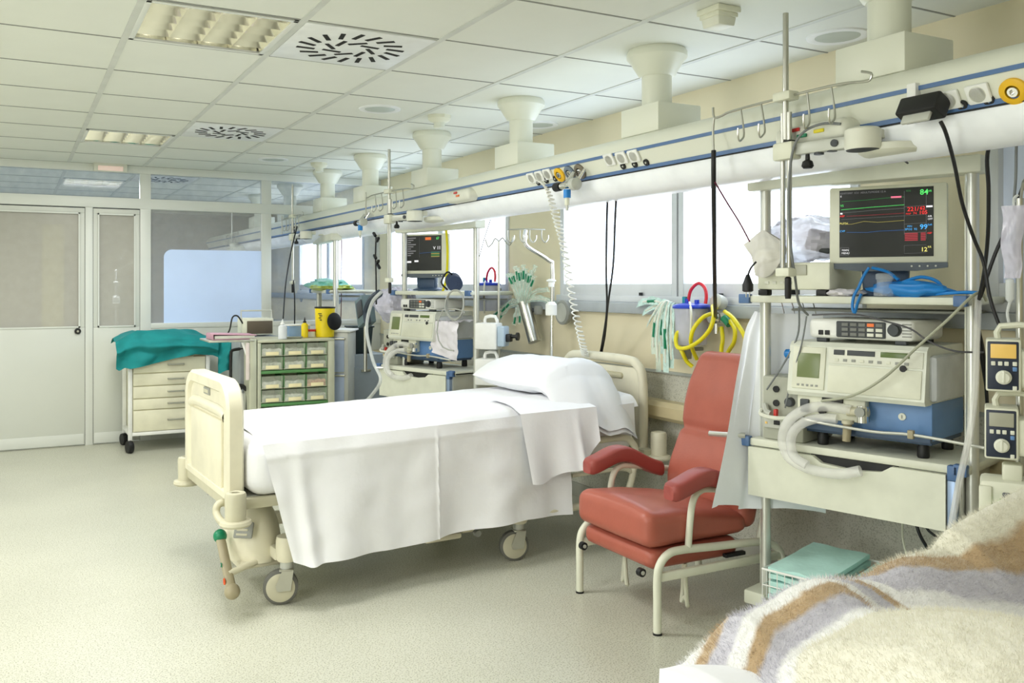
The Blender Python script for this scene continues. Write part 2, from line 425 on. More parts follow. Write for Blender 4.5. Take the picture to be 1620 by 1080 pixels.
# ---------------------------------------------------------------- ceiling fittings
LOUV = mat('louvre_reflector', (240, 238, 226), .16, .95)
TUBE = mat('fluorescent_tube', (250, 248, 235), .4, emit=5.0, emc=(255, 250, 232))
def ceiling_light(i, j, label):
    x0, y0 = cell(i, j); t = thing('ceiling_light', label, 'light', (x0 + .3, y0 + .3, HC), 0)
    b = B(); h = .3 - .014
    for s in (-1, 1):
        b.bb((s * h, -h, -.006), (s * (h - .022), h, .004), PFRAME, .002); b.bb((-h, s * h, -.006), (h, s * (h - .022), .004), PFRAME, .002)
        b.bb((s * h, -h, 0), (s * (h - .006), h, .1), LOUV); b.bb((-h, s * h, 0), (h, s * (h - .006), .1), LOUV)
    b.bb((-h, -h, .09), (h, h, .1), LOUV); b.obj('frame', t)
    b = B(); w = h - .022
    for k in range(4):                      # parabolic blades across, straight ones along
        for q in range(5):
            y = -w + (q + .5) * 2 * w / 5
            x = -w + k * w / 2
            b.grid(lambda u, v: (x + u * w / 2, y + (.022 if v < .01 else 0 if abs(v - .5) < .01 else -.022) * (1 if v != .5 else 0), (.004 + .05 * abs(0) if v == .5 else .052) - (.0 if v == .5 else .018 * math.sin(PI * u))), 9, 3, LOUV)
    for k in range(5):
        x = -w + k * w / 2
        b.prism([(x - .012, -w, .05), (x + .012, -w, .05), (x, -w, .0)], (0, 2 * w, 0), LOUV)
    b.obj('louvre', t)
    for x in (-.2, -.067, .067, .2):
        b = B(); b.cyl((x, -w, .074), (x, w, .074), .012, TUBE, n=10); b.obj('tube', t)
    return t
ceiling_light(0, 0, 'square louvred ceiling light nearest the camera, beside the big swirl vent')
ceiling_light(0, 5, 'square louvred ceiling light just in front of the glazed partition')
ceiling_light(0, 10, 'louvred ceiling light seen through the glass above the doors')
VSLOT = mat('vent_slot', (14, 14, 14), .8); VPL = mat('vent_plate', (234, 237, 238), .35)
def ceiling_vent(i, j, label):
    x0, y0 = cell(i, j); t = thing('ceiling_vent', label, 'vent', (x0 + .3, y0 + .3, HC), 0)
    b = B(); h = .3 - .016; b.box((0, 0, -.003), (2 * h, 2 * h, .006), VPL, .002); b.obj('plate', t)
    b = B()
    for n, r0, r1, off in ((18, .155, .235, .35), (8, .05, .135, .9)):
        for k in range(n):
            a = 2 * PI * k / n
            M = Matrix.Rotation(a, 4, 'Z') @ Matrix.Translation(((r0 + r1) / 2, 0, -.0068)) @ Matrix.Rotation(off, 4, 'Z')
            b.box((0, 0, 0), (r1 - r0, .02 if n > 10 else .018, .0025), VSLOT, 0, M)
    b.obj('slots', t)
ceiling_vent(1, 0, 'swirl air vent with black radial slots beside the nearest ceiling light')
ceiling_vent(1, 4, 'swirl air vent in the second row, near the partition')
ceiling_vent(1, 9, 'swirl air vent seen through the glass beyond the partition')
DLG = mat('downlight_glass', (176, 186, 180), .3)
for (px, py, lab) in ((1325, 57, 'round recessed downlight nearest, beside the supply beam column'), (601, 172, 'round recessed downlight behind the big swirl vent'), (432, 252, 'round recessed downlight next to the second swirl vent'), (853, 197, 'round recessed downlight between two supply beam columns by the cream wall'), (627, 265, 'round recessed downlight far along the beam, over the second equipment cart')):
    p = W(px, py, Z=HC); t = thing('recessed_downlight', lab, 'light', p)
    b = B(); b.lathe([(.125, 0), (.122, -.006), (.1, -.009), (.09, -.004)], VPL, n=32); b.obj('ring', t)
    b = B(); b.lathe([(.0, -.0042), (.09, -.004)], DLG, n=32); b.obj('diffuser', t)
for (px, py, s, lab) in ((1137, 14, 1.0, 'boxy cream ceiling detector nearest the camera'), (695, 183, .95, 'small cream ceiling detector above the middle beam columns'), (505, 258, .95, 'small cream ceiling detector farthest away, above the partition post')):
    p = W(px, py, Z=HC); t = thing('ceiling_detector', lab, 'detector', p)
    b = B()
    if s == 1.0:
        b.box((0, 0, -.012), (.115 * s, .12 * s, .024), CREAM, .006); b.box((0, 0, -.03), (.1 * s, .105 * s, .02), CREAM, .006); b.obj('housing', t)
        b = B(); b.box((0, 0, -.055), (.08 * s, .085 * s, .035), OFFW, .006, taper=(1.15, 1.1)); b.obj('sensor_head', t)
    else:
        b.lathe([(.075, 0), (.075, -.02), (.06, -.035), (.03, -.045), (0, -.045)], CREAM, n=8); b.obj('housing', t)
        b = B(); b.lathe([(.034, -.04), (.034, -.075), (0, -.08)], CREAM2, n=16); b.obj('sensor_head', t)
t = thing('emergency_light', 'small emergency light box on the partition header over the doors', 'light', (W(174, 266, Y=T0).x, T0, 2.39))
b = B(); b.box((0, -.03, -.012), (.27, .06, .075), OFFW, .008); b.obj('housing', t)
b = B(); b.box((0, -.062, -.022), (.2, .008, .04), mat('pinkish_diffuser', (240, 214, 204), .4, emit=.25), .003); b.obj('diffuser', t)
# ---------------------------------------------------------------- supply beam hung from the ceiling
beam = thing('medical_supply_beam', 'long white ceiling supply beam with blue stripes along the window wall', 'supply beam', (2.55, 3.1, HC))
BX, BY = 2.55, 3.1
def bo(b, name, par=None): b.xf(Matrix.Translation((-BX, -BY, -HC))); return b.obj(name, par or beam)
BY0, BY1 = -1.2, 12.6
BEAMM = mat('beam_enamel', (226, 228, 214), .38, var=.015, scale=2); DIFF = mat('beam_diffuser', (240, 243, 246), .3, emit=.06, emc=(235, 242, 255))
b = B()
pr = [(2.50, 2.035), (2.44, 2.025), (2.40, 1.985), (2.395, 1.95), (2.44, 1.872), (2.70, 1.872), (2.70, 2.035)]
b.prism([(x, BY0, z) for x, z in pr], (0, BY1 - BY0, 0), BEAMM); bo(b, 'channel')
b = B()
pr = [(2.437, 1.866), (2.436, 1.84), (2.46, 1.80), (2.50, 1.772), (2.56, 1.765), (2.63, 1.78), (2.68, 1.82), (2.70, 1.868)]
b.prism([(x, BY0, z) for x, z in pr], (0, BY1 - BY0, 0), DIFF); bo(b, 'lamp_diffuser')
for z, x, h in ((1.952, 2.3955, .013), (1.876, 2.434, .015)):
    b = B(); b.bb((x - .004, BY0, z - h / 2), (x + .02, BY1, z + h / 2), BLUEL); bo(b, 'blue_stripe')
    if z < 1.9: b = B(); b.bb((x - .002, BY0, z - h / 2 - .005), (x + .02, BY1, z - h / 2 - .0005), GAPM); bo(b, 'shadow_gap')
for k, y in enumerate((1.93, 3.1, 4.28, 5.47, 6.64, 7.72, 8.95, 10.2)):
    c = B(); c.lathe([(.125, HC), (.133, HC - .012), (.133, HC - .035), (.112, HC - .06), (.082, HC - .11), (.072, HC - .118)], BEAMM, (BX, y, 0), n=32)
    c.cyl((BX, y, 2.1), (BX, y, HC - .1), .066, BEAMM, n=28); o = bo(c, 'column')
    q = B(); q.bb((BX - .1, y - .13, 2.03), (BX + .14, y + .13, 2.155), BEAMM, .006); bo(q, 'column_base', o)
def face(px, py): return W(px, py, X=2.418)
FN = Vector((-.865, 0, -.5)); FU = Vector((0, -1, 0)); FV = FU.cross(FN) * -1
if FV.z < 0: FV = -FV
FM = lambda p: Matrix.Translation(p) @ Matrix(((FU.x, FV.x, FN.x, 0), (FU.y, FV.y, FN.y, 0), (FU.z, FV.z, FN.z, 0), (0, 0, 0, 1)))
def snap(p):                                 # put a point on the slanted lower face of the beam
    f = max(0, min(1, (1.95 - p.z) / .078)); return Vector((2.395 + .045 * f, p.y, p.z))
for px, py in ((1502, 157), (1549, 147), (970, 252), (989, 249), (1008, 246), (845, 281), (858, 278), (871, 275)):
    p = snap(face(px, py)); b = B()
    b.box((0, 0, .006), (.068, .058, .012), WHITE, .006); b.lathe([(.0245, .012), (.023, .0125), (.021, .006), (0, .006)], OFFW, n=20); b.box((.009, .002, .0065), (.005, .02, .002), BLACK, 0, Matrix.Rotation(.5, 4, 'Z'))
    b.xf(FM(p)); bo(b, 'socket')
for px, py in ((1519, 165), (1561, 157), (985, 262), (1003, 259), (1021, 256), (851, 288), (864, 285), (878, 282)):
    p = snap(face(px, py)); b = B(); b.lathe([(.015, 0), (.015, .008), (.009, .009), (.006, .005), (0, .005)], BLACK, n=18); b.lathe([(.005, .004), (.0045, .009), (0, .009)], LGREY, n=10); b.xf(FM(p)); bo(b, 'earth_socket')
for px, py, m in ((1602, 143, mat('gas_outlet_yellow', (232, 182, 20), .4)), (887, 276, _M['gas_outlet_yellow']), (903, 273, mat('gas_outlet_grey', (110, 124, 138), .4)), (919, 270.5, mat('gas_outlet_brown', (120, 112, 96), .4))):
    p = snap(face(px, py)); b = B(); b.lathe([(.038, 0), (.038, .008), (.034, .011), (.02, .012), (.02, .003)], m, n=28); b.lathe([(.02, .003), (.014, .012), (.008, .012), (.007, .004), (0, .004)], CHROME, n=20); b.xf(FM(p)); bo(b, 'gas_outlet')
def indicator(px, py, cols):
    p = W(px, py, X=2.42); b = B()
    b.box((p.x + .01, p.y, p.z - .006), (.14, .3, .07), OFFW, .025, seg=3); o = bo(b, 'control_head')
    for k, (dx, dy, mm) in enumerate(cols):
        q = B(); q.box((p.x - .063, p.y - dy, p.z + dx), (.006, .04, .012), mm, .002); bo(q, 'button', o)
indicator(1297, 210, ((.012, -.05, REDP), (-.012, -.02, GREENC), (-.006, .05, mat('lemon_button', (230, 214, 40), .4))))
indicator(735, 309, ((.012, 0, REDP), (-.008, .03, mat('orange_button', (226, 120, 60), .4))))
for px, py in ((1405, 216), (690, 334)):      # round hanger plates under the beam
    p = W(px, py, X=2.47); b = B(); b.lathe([(.0, -.02), (.085, -.02), (.1, -.01), (.1, .01), (0, .03)], OFFW, (2.49, p.y, 1.80), n=32); bo(b, 'hanger_plate')
t = thing('power_adapter', 'black power adapter with white end strapped to the supply beam', 'adapter', snap(face(1472, 170)))
b = B(); b.box((-.045, 0, -.005), (.06, .13, .06), BLACK, .006, Matrix.Rotation(.5, 4, 'Y')); b.obj('body', t)
b = B(); b.box((-.07, 0, -.028), (.012, .09, .05), LGREY, .004, Matrix.Rotation(.5, 4, 'Y')); b.obj('label_plate', t)
b = B(); b.bb((-.05, .02, -.03), (-.02, .05, .075), WHITE, .003); b.obj('strap', t)
# ================================================================ BED
def hosp_caster(par, x, y, r=.068, sw=.3, side=-1):
    b = B(); b.cyl((x, y, .2), (x, y, .15), .028, LGREY, n=16)
    M = Matrix.Translation((x, y, 0)) @ Matrix.Rotation(sw, 4, 'Z')
    i0 = len(b.V)
    for s in (-1, 1): b.prism([(-.018, s * .03, .15), (.03, s * .03, .15), (-.012 + .03, s * .03, r - .01), (-.04, s * .03, r - .012), (-.045, s * .03, r + .01)], (0, s * .004, 0), STEEL)
    b.bb((-.03, -.034, .145), (.03, .034, .155), STEEL, .003); b.xf(M, i0); f = b.obj('caster', par)
    w = B(); i0 = 0
    w.lathe([(0, -.024), (r - .02, -.024), (r - .012, -.02), (r - .012, -.014), (r, -.014), (r, .014), (r - .012, .014), (r - .012, .02), (r - .02, .024), (0, .024)], STONE, (-.025, 0, r), (0, 1, 0), n=36)
    w.lathe([(r - .0122, -.0205), (r, -.0145), (r + .0005, 0), (r, .0145), (r - .0122, .0205)], mat('tyre_grey', (104, 104, 98), .6), (-.025, 0, r), (0, 1, 0), n=36)
    w.lathe([(.014, -.033), (.014, .033)], STEEL, (-.025, 0, r), (0, 1, 0), n=14)
    w.xf(M); w.obj('wheel', f)
BED = (.80, 4.08); BRZ = R(3)
bed = thing('hospital_bed', 'cream hospital bed frame with the green-knobbed brake lever, beside the red recliner', 'bed', (BED[0], BED[1], 0), BRZ)
def board_outline(w, z0, z1, r, x, n=8):
    p = [(x, -w, z0), (x, w, z0)]
    p += [(x, w - r + r * math.cos(a), z1 - r + r * math.sin(a)) for a in [k * PI / 2 / n for k in range(n + 1)]]
    p += [(x, -w + r - r * math.sin(a), z1 - r + r * math.cos(a)) for a in [k * PI / 2 / n for k in range(n + 1)]]
    return p
def inset_ring(b, o1, o2, m):
    n = len(o1); b.add(o1 + o2, [[i, (i + 1) % n, n + (i + 1) % n, n + i] for i in range(n)], m)
# footboard: slab with a rolled rim, recessed panel and a hand slot
b = B(); w, z0, z1 = .385, .47, .965
for (x0, x1, dw) in ((-.022, .03, 0),):
    o = board_outline(w, z0, z1, .13, x0); o2 = board_outline(w, z0, z1, .13, x1)
    A = board_outline(w - .012, z0 + .004, z1 - .012, .12, x0 - .012); Bq = board_outline(w - .05, z0 + .03, z1 - .05, .09, x0 - .012); Cq = board_outline(w - .06, z0 + .035, z1 - .06, .08, x0 + .004)
    A2 = board_outline(w - .012, z0 + .004, z1 - .012, .12, x1 + .01)
    inset_ring(b, o, o2, BEDC); inset_ring(b, A, o, BEDC); inset_ring(b, Bq, A, BEDC); inset_ring(b, Cq, Bq, BEDC); b.add(Cq, [list(range(len(Cq)))], BEDC)
    inset_ring(b, o2, A2, BEDC); b.add(A2, [list(range(len(A2)))], BEDC)
b.grid(lambda u, v: (-.019 - .016 * math.sin(PI * min(1, max(0, v))) ** .5, (-.31 + .62 * u), .80 + .05 * v - .02 * abs(2 * u - 1) ** 6), 24, 7, BEDC)
fb = b.obj('footboard', bed)
b = B(); b.bb((-.03, -.27, .50), (-.012, .27, .79), BEDC, .008); b.obj('lower_panel', fb)
b = B(); b.bb((-.026, -.05, .872), (-.012, .05, .905), GREYP, .006); b.bb((-.028, -.04, .88), (-.02, .04, .897), STONE, .003); b.obj('hand_slot', fb)
# headboard: bent tube frame with a thinner panel
b = B(); b.tube([(2.25, -.355, .42), (2.25, -.355, .82), (2.25, -.31, .925), (2.25, -.2, .95), (2.25, .2, .95), (2.25, .31, .925), (2.25, .355, .82), (2.25, .355, .42)], .026, BEDC, 12, 5)
b.box((2.25, 0, .68), (.018, .66, .46), BEDC, .008)
hb = b.obj('headboard', bed)
b = B(); b.bb((2.225, -.2, .84), (2.275, .2, .875), mat('headboard_grip', (196, 190, 160), .5), .015); b.obj('hand_slot', hb)
for x, s, nm in ((-.012, -1, 0), (-.012, 1, 0), (2.29, -1, 0), (2.29, 1, 0)):     # corner bumpers
    y = s * .435; b = B(); h = .11 if x < 1 else .12; zt = .515 if x < 1 else .57
    b.lathe([(.018, zt - .03), (.018, zt), (.026, zt + .004), (.04, zt), (.044, zt - .012), (.042, zt - h), (.062, zt - h - .004), (.066, zt - h - .016), (.058, zt - h - .026), (0, zt - h - .028)], STONE if x < 1 else BEDC, (x, y, 0), n=24)
    b.cyl((x, y, zt - .031), (x, y, zt - .029), .018, DGREY, n=16); b.obj('corner_bumper', bed)
b = B()                                        # sleeping deck and side rails
b.bb((-.02, -.42, .42), (.02, .42, .48), STONE, .008)
for s in (-1, 1): b.bb((.02, s * .40, .43), (2.24, s * .36, .475), STONE, .006)
b.bb((.05, -.36, .455), (2.2, .36, .475), LGREY, .004); b.bb((2.2, -.42, .43), (2.27, .42, .48), STONE, .006)
b.obj('deck_frame', bed)
b = B(); b.tube([(.0, -.30, .45), (-.05, -.31, .445), (-.06, -.32, .41), (-.05, -.38, .385), (-.012, -.42, .38)], .016, STONE, 10, 5); b.obj('grab_loop', bed)
b = B(); b.bb((.3, -.30, .17), (1.72, -.24, .23), BEDC, .01); b.bb((.3, .24, .17), (1.72, .30, .23), BEDC, .01)
for x in (.22, 1.42): b.bb((x - .04, -.36, .18), (x + .04, .36, .235), BEDC, .012)
b.obj('chassis', bed)
for x in (.5, 1.2):
    b = B(); b.box((x, 0, .33), (.16, .2, .26), BEDC, .02); b.obj('lift_column', bed)
for i, (x, y, sw) in enumerate(((.225, -.375, -.35), (1.42, -.375, -.3), (.225, .375, .2), (1.42, .375, .5))):
    b = B(); b.lathe([(.042, .29), (.046, .27), (.046, .2), (.038, .185), (0, .184)], BEDC, (x, y, 0), n=20); b.obj('wheel_post', bed); hosp_caster(bed, x, y, .074, sw)
b = B()                                        # motor cover at the foot end
def dome(u, v):
    a = 2 * PI * u; t = v
    r = math.sin(t * PI / 2) ** .85
    zz = .415 - .255 * t ** 1.9
    return (.165 + .125 * r * math.cos(a) * (1 - .1 * math.cos(a)), -.10 + .19 * r * math.sin(a), zz)
b.grid(dome, 32, 14, BEDC, cu=True); b.box((.165, -.1, .152), (.23, .35, .03), BEDC, .014); b.obj('motor_cover', bed)
b = B()
b.box((0, 0, 0), (.085, .07, .012), GREYP, .006)
for k in (-1, 0, 1): b.box((-.004, k * .02, .007), (.05, .009, .004), STONE, .001)
pn_ = Vector((-.55, -.72, .42)).normalized(); px_ = Vector((.79, -.60, 0)).normalized(); py_ = pn_.cross(px_)
b.xf(Matrix.Translation((.075, -.250, .305)) @ Matrix(((px_.x, py_.x, pn_.x, 0), (px_.y, py_.y, pn_.y, 0), (px_.z, py_.z, pn_.z, 0), (0, 0, 0, 1)))); b.obj('switch_panel', bed)
b = B(); p0, p1 = Vector((-.005, -.165, .27)), Vector((-.012, -.375, .10)); d = (p1 - p0).normalized()
b.tube([p0, p1], .021, TAUPE, 12, flat=.6); b.cyl(p0.lerp(p1, .72), p0.lerp(p1, .72) + Vector((.14, .05, .02)), .014, BEDC); lv = b.obj('brake_lever', bed)
b = B(); b.ball(p0, .03, GREENC, 18); b.obj('green_knob', lv)
b = B(); b.ball(p1 + Vector((0, -.01, -.005)), .033, TAUPE, 18); b.obj('brown_knob', lv)
b = B(); q = p0.lerp(p1, .55) + Vector((-.0215, -.003, .003)); b.box(q, (.003, .022, .004), GREENC, 0, Matrix.Rotation(R(38), 4, 'X')); b.box(q, (.003, .004, .022), GREENC, 0, Matrix.Rotation(R(38), 4, 'X')); b.obj('green_mark', lv)
b = B(); q = p0.lerp(p1, .84); b.lathe([(.014, 0), (.014, .003), (.009, .003), (.009, .002), (.005, .002), (.005, .0035), (0, .0035)], mat('orange_mark', (226, 92, 40), .5), q + Vector((-.021, 0, 0)), (-1, 0, 0), n=20); b.obj('orange_mark', lv)
for s in (-1, 1):                              # folded-down side rail at the head end
    b = B(); b.tube([(1.7, s * .44, .56), (2.02, s * .44, .565), (2.1, s * .44, .53), (2.12, s * .44, .47), (2.08, s * .44, .30), (1.98, s * .44, .245), (1.3, s * .44, .235)], .018, BEDC, 10, 5)
    b.tube([(1.7, s * .44, .40), (2.02, s * .44, .40), (2.1, s * .44, .37)], .011, BEDC, 8, 4); b.obj('side_rail', bed)
b = B(); b.box((1.0, -.335, .165), (.2, .07, .03), BEDC, .012); b.cyl((1.12, -.33, .175), (1.2, -.33, .175), .012, BEDC); b.cyl((1.19, -.34, .16), (1.19, -.37, .16), .016, GREYP); b.obj('foot_lever', bed)
BM = Matrix.Translation((BED[0], BED[1], 0)) @ Matrix.Rotation(BRZ, 4, 'Z')
def bedobj(b, name, label, cat):
    o = b.obj(name); o.location = (BED[0], BED[1], 0); o.rotation_euler.z = BRZ
    return tag(o, label, cat)
# mattress under a fitted sheet
b = B(); b.box((1.1, 0, .6), (2.1, .855, .25), SHEET, .075, seg=5)
bedobj(b, 'mattress', 'mattress in a white fitted sheet, bare at the footboard end of the made bed', 'mattress')
# top sheet: crowned top, hem hanging on both sides
def lerp_tab(tab, x):
    if x <= tab[0][0]: return tab[0][1]
    for (a, va), (c, vc) in zip(tab, tab[1:]):
        if x <= c: return va + (vc - va) * (x - a) / (c - a)
    return tab[-1][1]
def top_z(x): return lerp_tab(((.0, .715), (.12, .728), (.6, .735), (1.4, .755), (2.15, .77)), x)
HEM = ((.2, .215), (.28, .185), (.34, .19), (.5, .192), (.75, .188), (1.0, .2), (1.16, .212), (1.4, .222), (1.65, .215))
def foldn(x, s):
    y = .055 * s ** 1.2 * (nz(x * 2.3 + 3.1, 1.7) * 1.4 + .5 * nz(x * 6, 9.1)) + .014 * s * math.sin(x * 15 + s * 2)
    y += .045 * s ** .8 * math.exp(-((x - (.25 + .045 * s)) / .035) ** 2) + .02 * s * math.exp(-((x - (.13 + .1 * s)) / .04) ** 2)
    y += .007 * math.exp(-((x - .925) / .006) ** 2) * min(1, 6 * s) + .006 * nz(x * 9, s * 5)
    return y
b = B()
def top(u, v):
    x = .10 + 2.05 * u; y = (-.43 + .86 * v) * (1 - .07 * max(0, 1 - u / .05) ** 2); e = abs(2 * v - 1)
    z = top_z(x) + .022 * (1 - e ** 2) - .05 * max(0, (e - .85) / .15) ** 2 - .012 * max(0, 1 - u / .02) ** 2
    return (x, y, z + .003 * nz(x * 4, y * 6) + .0015 * nz(x * 15, y * 18))
b.grid(top, 110, 40, SHEET)
def side(sg):
    def f(u, v):
        s = v
        xa = .10 + .115 * s; x = (xa if sg < 0 else .10) + u * (1.68 - (xa if sg < 0 else .10)) if True else 0
        zt = top_z(x) - .028; zh = lerp_tab(HEM, x) if sg < 0 else .3
        z = zt + (zh - zt) * s
        zc = zt - .065                                   # crease where the upper layer ends
        out = .43 + .014 * min(1, s * 9) + (.004 if z < zc else .0) * -1 + .05 * s ** 1.4
        if sg < 0: out += foldn(x, s)
        return (x, sg * out, z)
    return f
b.grid(side(-1), 240, 46, SHEET); b.grid(side(1), 40, 8, SHEET)
def flap(u, v):                                          # head part of the sheet, tucked over the edge
    x = 1.66 + .46 * u; zt = top_z(x) - .03
    return (x, -.43 - .012 * v, zt - .16 * v)
b.grid(flap, 20, 8, SHEET)
bedobj(b, 'bed_sheet', 'white top sheet draped over the made bed, hem hanging down the near side', 'sheet')
# drawsheet folded over the edge below the pillow
BOT = ((1.36, .40), (1.44, .408), (1.56, .425), (1.66, .437), (1.7, .455), (1.78, .55), (1.83, .6))
def draw(u, v):
    x = 1.355 + .46 * u + .05 * v * (1 - u)
    if v < .3:
        q = v / .3; y = -.20 - .243 * q; z = top_z(x) + .03 - .012 * q - .03 * q ** 6
        return (x, y, z)
    s = (v - .3) / .7; zt = top_z(x) - .012; zb = lerp_tab(BOT, x) - .012 * math.sin(u * 9)
    y = -.463 - .045 * s - .018 * s * math.sin(u * 11 + 1) - .03 * s * math.exp(-((u - .72) / .05) ** 2) - .03 * u
    return (x, y, zt + (zb - zt) * s)
b = B(); b.grid(draw, 60, 40, SHEET)
o = bedobj(b, 'folded_drawsheet', 'white folded drawsheet hanging over the bed edge just below the pillow', 'sheet')
# pillow, its open case end sagging over the near edge
def pil(sg):
    def f(u, v):
        a, c = 2 * u - 1, 2 * v - 1
        y = .42 * a if a > 0 else .50 * a
        x = 1.845 + .25 * c * (1 - .1 * a * a) + .02 * max(0, -a - .3)
        t = .085 * max(0, 1 - abs(a) ** 3.2) ** .55 * max(0, 1 - abs(c) ** 3) ** .55
        if a < -.62: t = max(t * .55, .012 * max(0, 1 - abs(c) ** 6))
        zc = .862 + .02 * (1 - c * c) - .012 * a - .03 * c * c
        d = max(0, -a - .52); zc -= .82 * d ** 1.5 + .03 * d * math.sin(c * 7) - .25 * d * max(0, -c) * .3
        w = (.006 * nz(a * 5, c * 5) + .012 * math.exp(-((a + .5 + .1 * c) / .05) ** 2)) * max(0, 1 - abs(c) ** 6)
        return (x, y, zc + sg * t + w + (.02 * max(0, a - .0)) )
    return f
b = B(); b.grid(pil(1), 56, 34, PILLOWM); b.grid(pil(-1), 56, 34, PILLOWM)
bedobj(b, 'pillow', 'plump white pillow at the head of the made bed', 'pillow')
# ================================================================ RECLINER
chair = thing('recliner_chair', 'salmon red vinyl recliner with cream tube frame beside the made bed', 'chair', (2.24, 2.985, 0))
def tubeob(pts, r, m, name, par, n=12, sm=5, **k):
    b = B(); b.tube(pts, r, m, n, sm, **k); return b.obj(name, par)
for s in (-1, 1):
    y = s * .265
    fr_ = B(); fr_.tube([(.0, y, .0), (.0, y, .12), (.0, y, .22), (.012, y, .27), (.05, y, .305), (.11, y, .315), (.3, y, .305), (.5, y, .295), (.58, y, .285), (.64, y, .255), (.67, y, .2), (.69, y, .0)], .0165, CREAM, 12, 5)
    fr_.cyl((0, y, 0), (0, y, .008), .018, BLACK); fr_.cyl((.69, y, 0), (.69, y, .008), .018, BLACK)
    fo = fr_.obj('side_frame', chair)
    b = B(); b.bb((.0, y - .012, .205), (.66, y + .012, .24), CREAM, .006); b.obj('lower_rail', fo)
    b = B(); b.tube([(.155, y - s * .0, .31), (.165, y, .42), (.18, y, .5), (.215, y, .538), (.28, y, .54), (.5, y, .505)], .014, CREAM, 12, 5); b.obj('arm_support', fo)
    b = B()
    def arm(u, v, s=s):
        a = 2 * PI * v
        x = .045 + .42 * u; zc = .538 + .075 * math.exp(-((u - .45) / .34) ** 2) - .035 * u
        hw = .046 * (1 - .16 * abs(2 * u - 1) ** 8); hh = .036
        e = .45; cx = abs(math.cos(a)) ** e * math.copysign(1, math.cos(a)); cz = abs(math.sin(a)) ** e * math.copysign(1, math.sin(a))
        end = min(1, u / .05, (1 - u) / .05); k = .75 + .25 * math.sin(end * PI / 2)
        return (x, s * .277 + hw * cx * k, zc + hh * cz * k)
    b.grid(arm, 30, 20, REDARM, cv=True)
    for e in (0, 29): b.F.append([e * 20 + k for k in range(20)]); b.MI.append(0)
    b.obj('armrest', chair, 50)
def cushion(b, x0, x1, y0, y1, z0, z1, m, bev=.04, fn=None, n=26):
    """soft cushion: rounded box with crowned top"""
    bm = bmesh.new(); bmesh.ops.create_cube(bm, size=1)
    bmesh.ops.subdivide_edges(bm, edges=bm.edges[:], cuts=n, use_grid_fill=True)
    cx, cy, cz = (x0 + x1) / 2, (y0 + y1) / 2, (z0 + z1) / 2; hx, hy, hz = (x1 - x0) / 2, (y1 - y0) / 2, (z1 - z0) / 2
    for v in bm.verts:
        p = Vector((v.co.x * 2 * hx, v.co.y * 2 * hy, v.co.z * 2 * hz))
        q = Vector((max(-hx + bev, min(hx - bev, p.x)), max(-hy + bev, min(hy - bev, p.y)), max(-hz + bev, min(hz - bev, p.z))))
        d = p - q
        if d.length > 1e-9: p = q + d.normalized() * bev
        v.co = p + Vector((cx, cy, cz))
        if fn: v.co = Vector(fn(v.co))
    bm.verts.index_update(); b.add([v.co.copy() for v in bm.verts], [[v.index for v in f.verts] for f in bm.faces], m); bm.free()
def seatf(p):
    u = (p.x + .02) / .52; v = p.y / .25
    up = max(0, (p.z - .34) / .12)
    return (p.x, p.y, p.z + up * (.02 * (1 - v * v) + .012 * math.sin(PI * min(1, max(0, u)))) - .06 * u * up + .004 * nz(p.x * 9, p.y * 9))
b = B(); cushion(b, -.035, .5, -.25, .25, .325, .468, RED, .045, seatf); b.obj('seat', chair, 80)
b = B(); cushion(b, -.005, .46, -.235, .235, .235, .318, RED, .035, None, 16); ft = b.obj('footrest', chair, 80)
b = B(); b.bb((.36, -.262, .245), (.47, -.238, .262), BLACK, .005); b.obj('release_handle', ft)
for y in (-.2, .2): b = B(); b.cyl((-.02, y, .225), (-.02, y + .022, .225), .017, BLACK); b.cyl((-.02, y - .004, .225), (-.02, y + .03, .225), .008, LGREY); b.obj('footrest_roller', ft)
for y in (-.17, .15):
    b = B(); b.tube([(.1, y - .035, .235), (.11, y - .035, .09), (.12, y - .03, .055), (.135, y, .085), (.14, y + .03, .055), (.15, y + .035, .09), (.16, y + .035, .235)], .009, CREAM, 8, 2); b.xf(Matrix.Translation((.09 if y < 0 else .03, 0, 0))); b.obj('folding_bracket', ft)
def backf(p):
    # p in flat board coords: x thickness, y width, z length 0..0.74 -> recline
    L = p.z; w = 1 - .16 * max(0, (L - .45) / .3) ** 2
    x = p.x - .025 * math.sin(PI * min(1, max(0, (L - .02) / .33))) * (1 if p.x < 0 else 0) - .018 * math.sin(PI * min(1, max(0, (L - .37) / .36))) * (1 if p.x < 0 else 0)
    if p.x < 0: x += .02 * math.exp(-((L - .365) / .012) ** 2)
    x += .004 * nz(p.y * 5, L * 9) + (.01 * math.sin(L * 60 + p.y * 10) * max(0, 1 - L / .16) * (abs(p.y) > .14) if p.x < 0 else 0)
    a = R(16); return (.50 + L * math.sin(a) + x * math.cos(a), p.y * w, .345 + L * math.cos(a) - x * math.sin(a))
b = B(); cushion(b, -.055, .045, -.25, .25, 0, .735, RED, .045, backf, 40)
b.obj('backrest', chair, 80)
for s in (-1, 1): b = B(); b.tube([(.56, s * .245, .30), (.62, s * .24, .52), (.69, s * .2, .80)], .014, CREAM, 10, 4); b.obj('back_frame', chair)
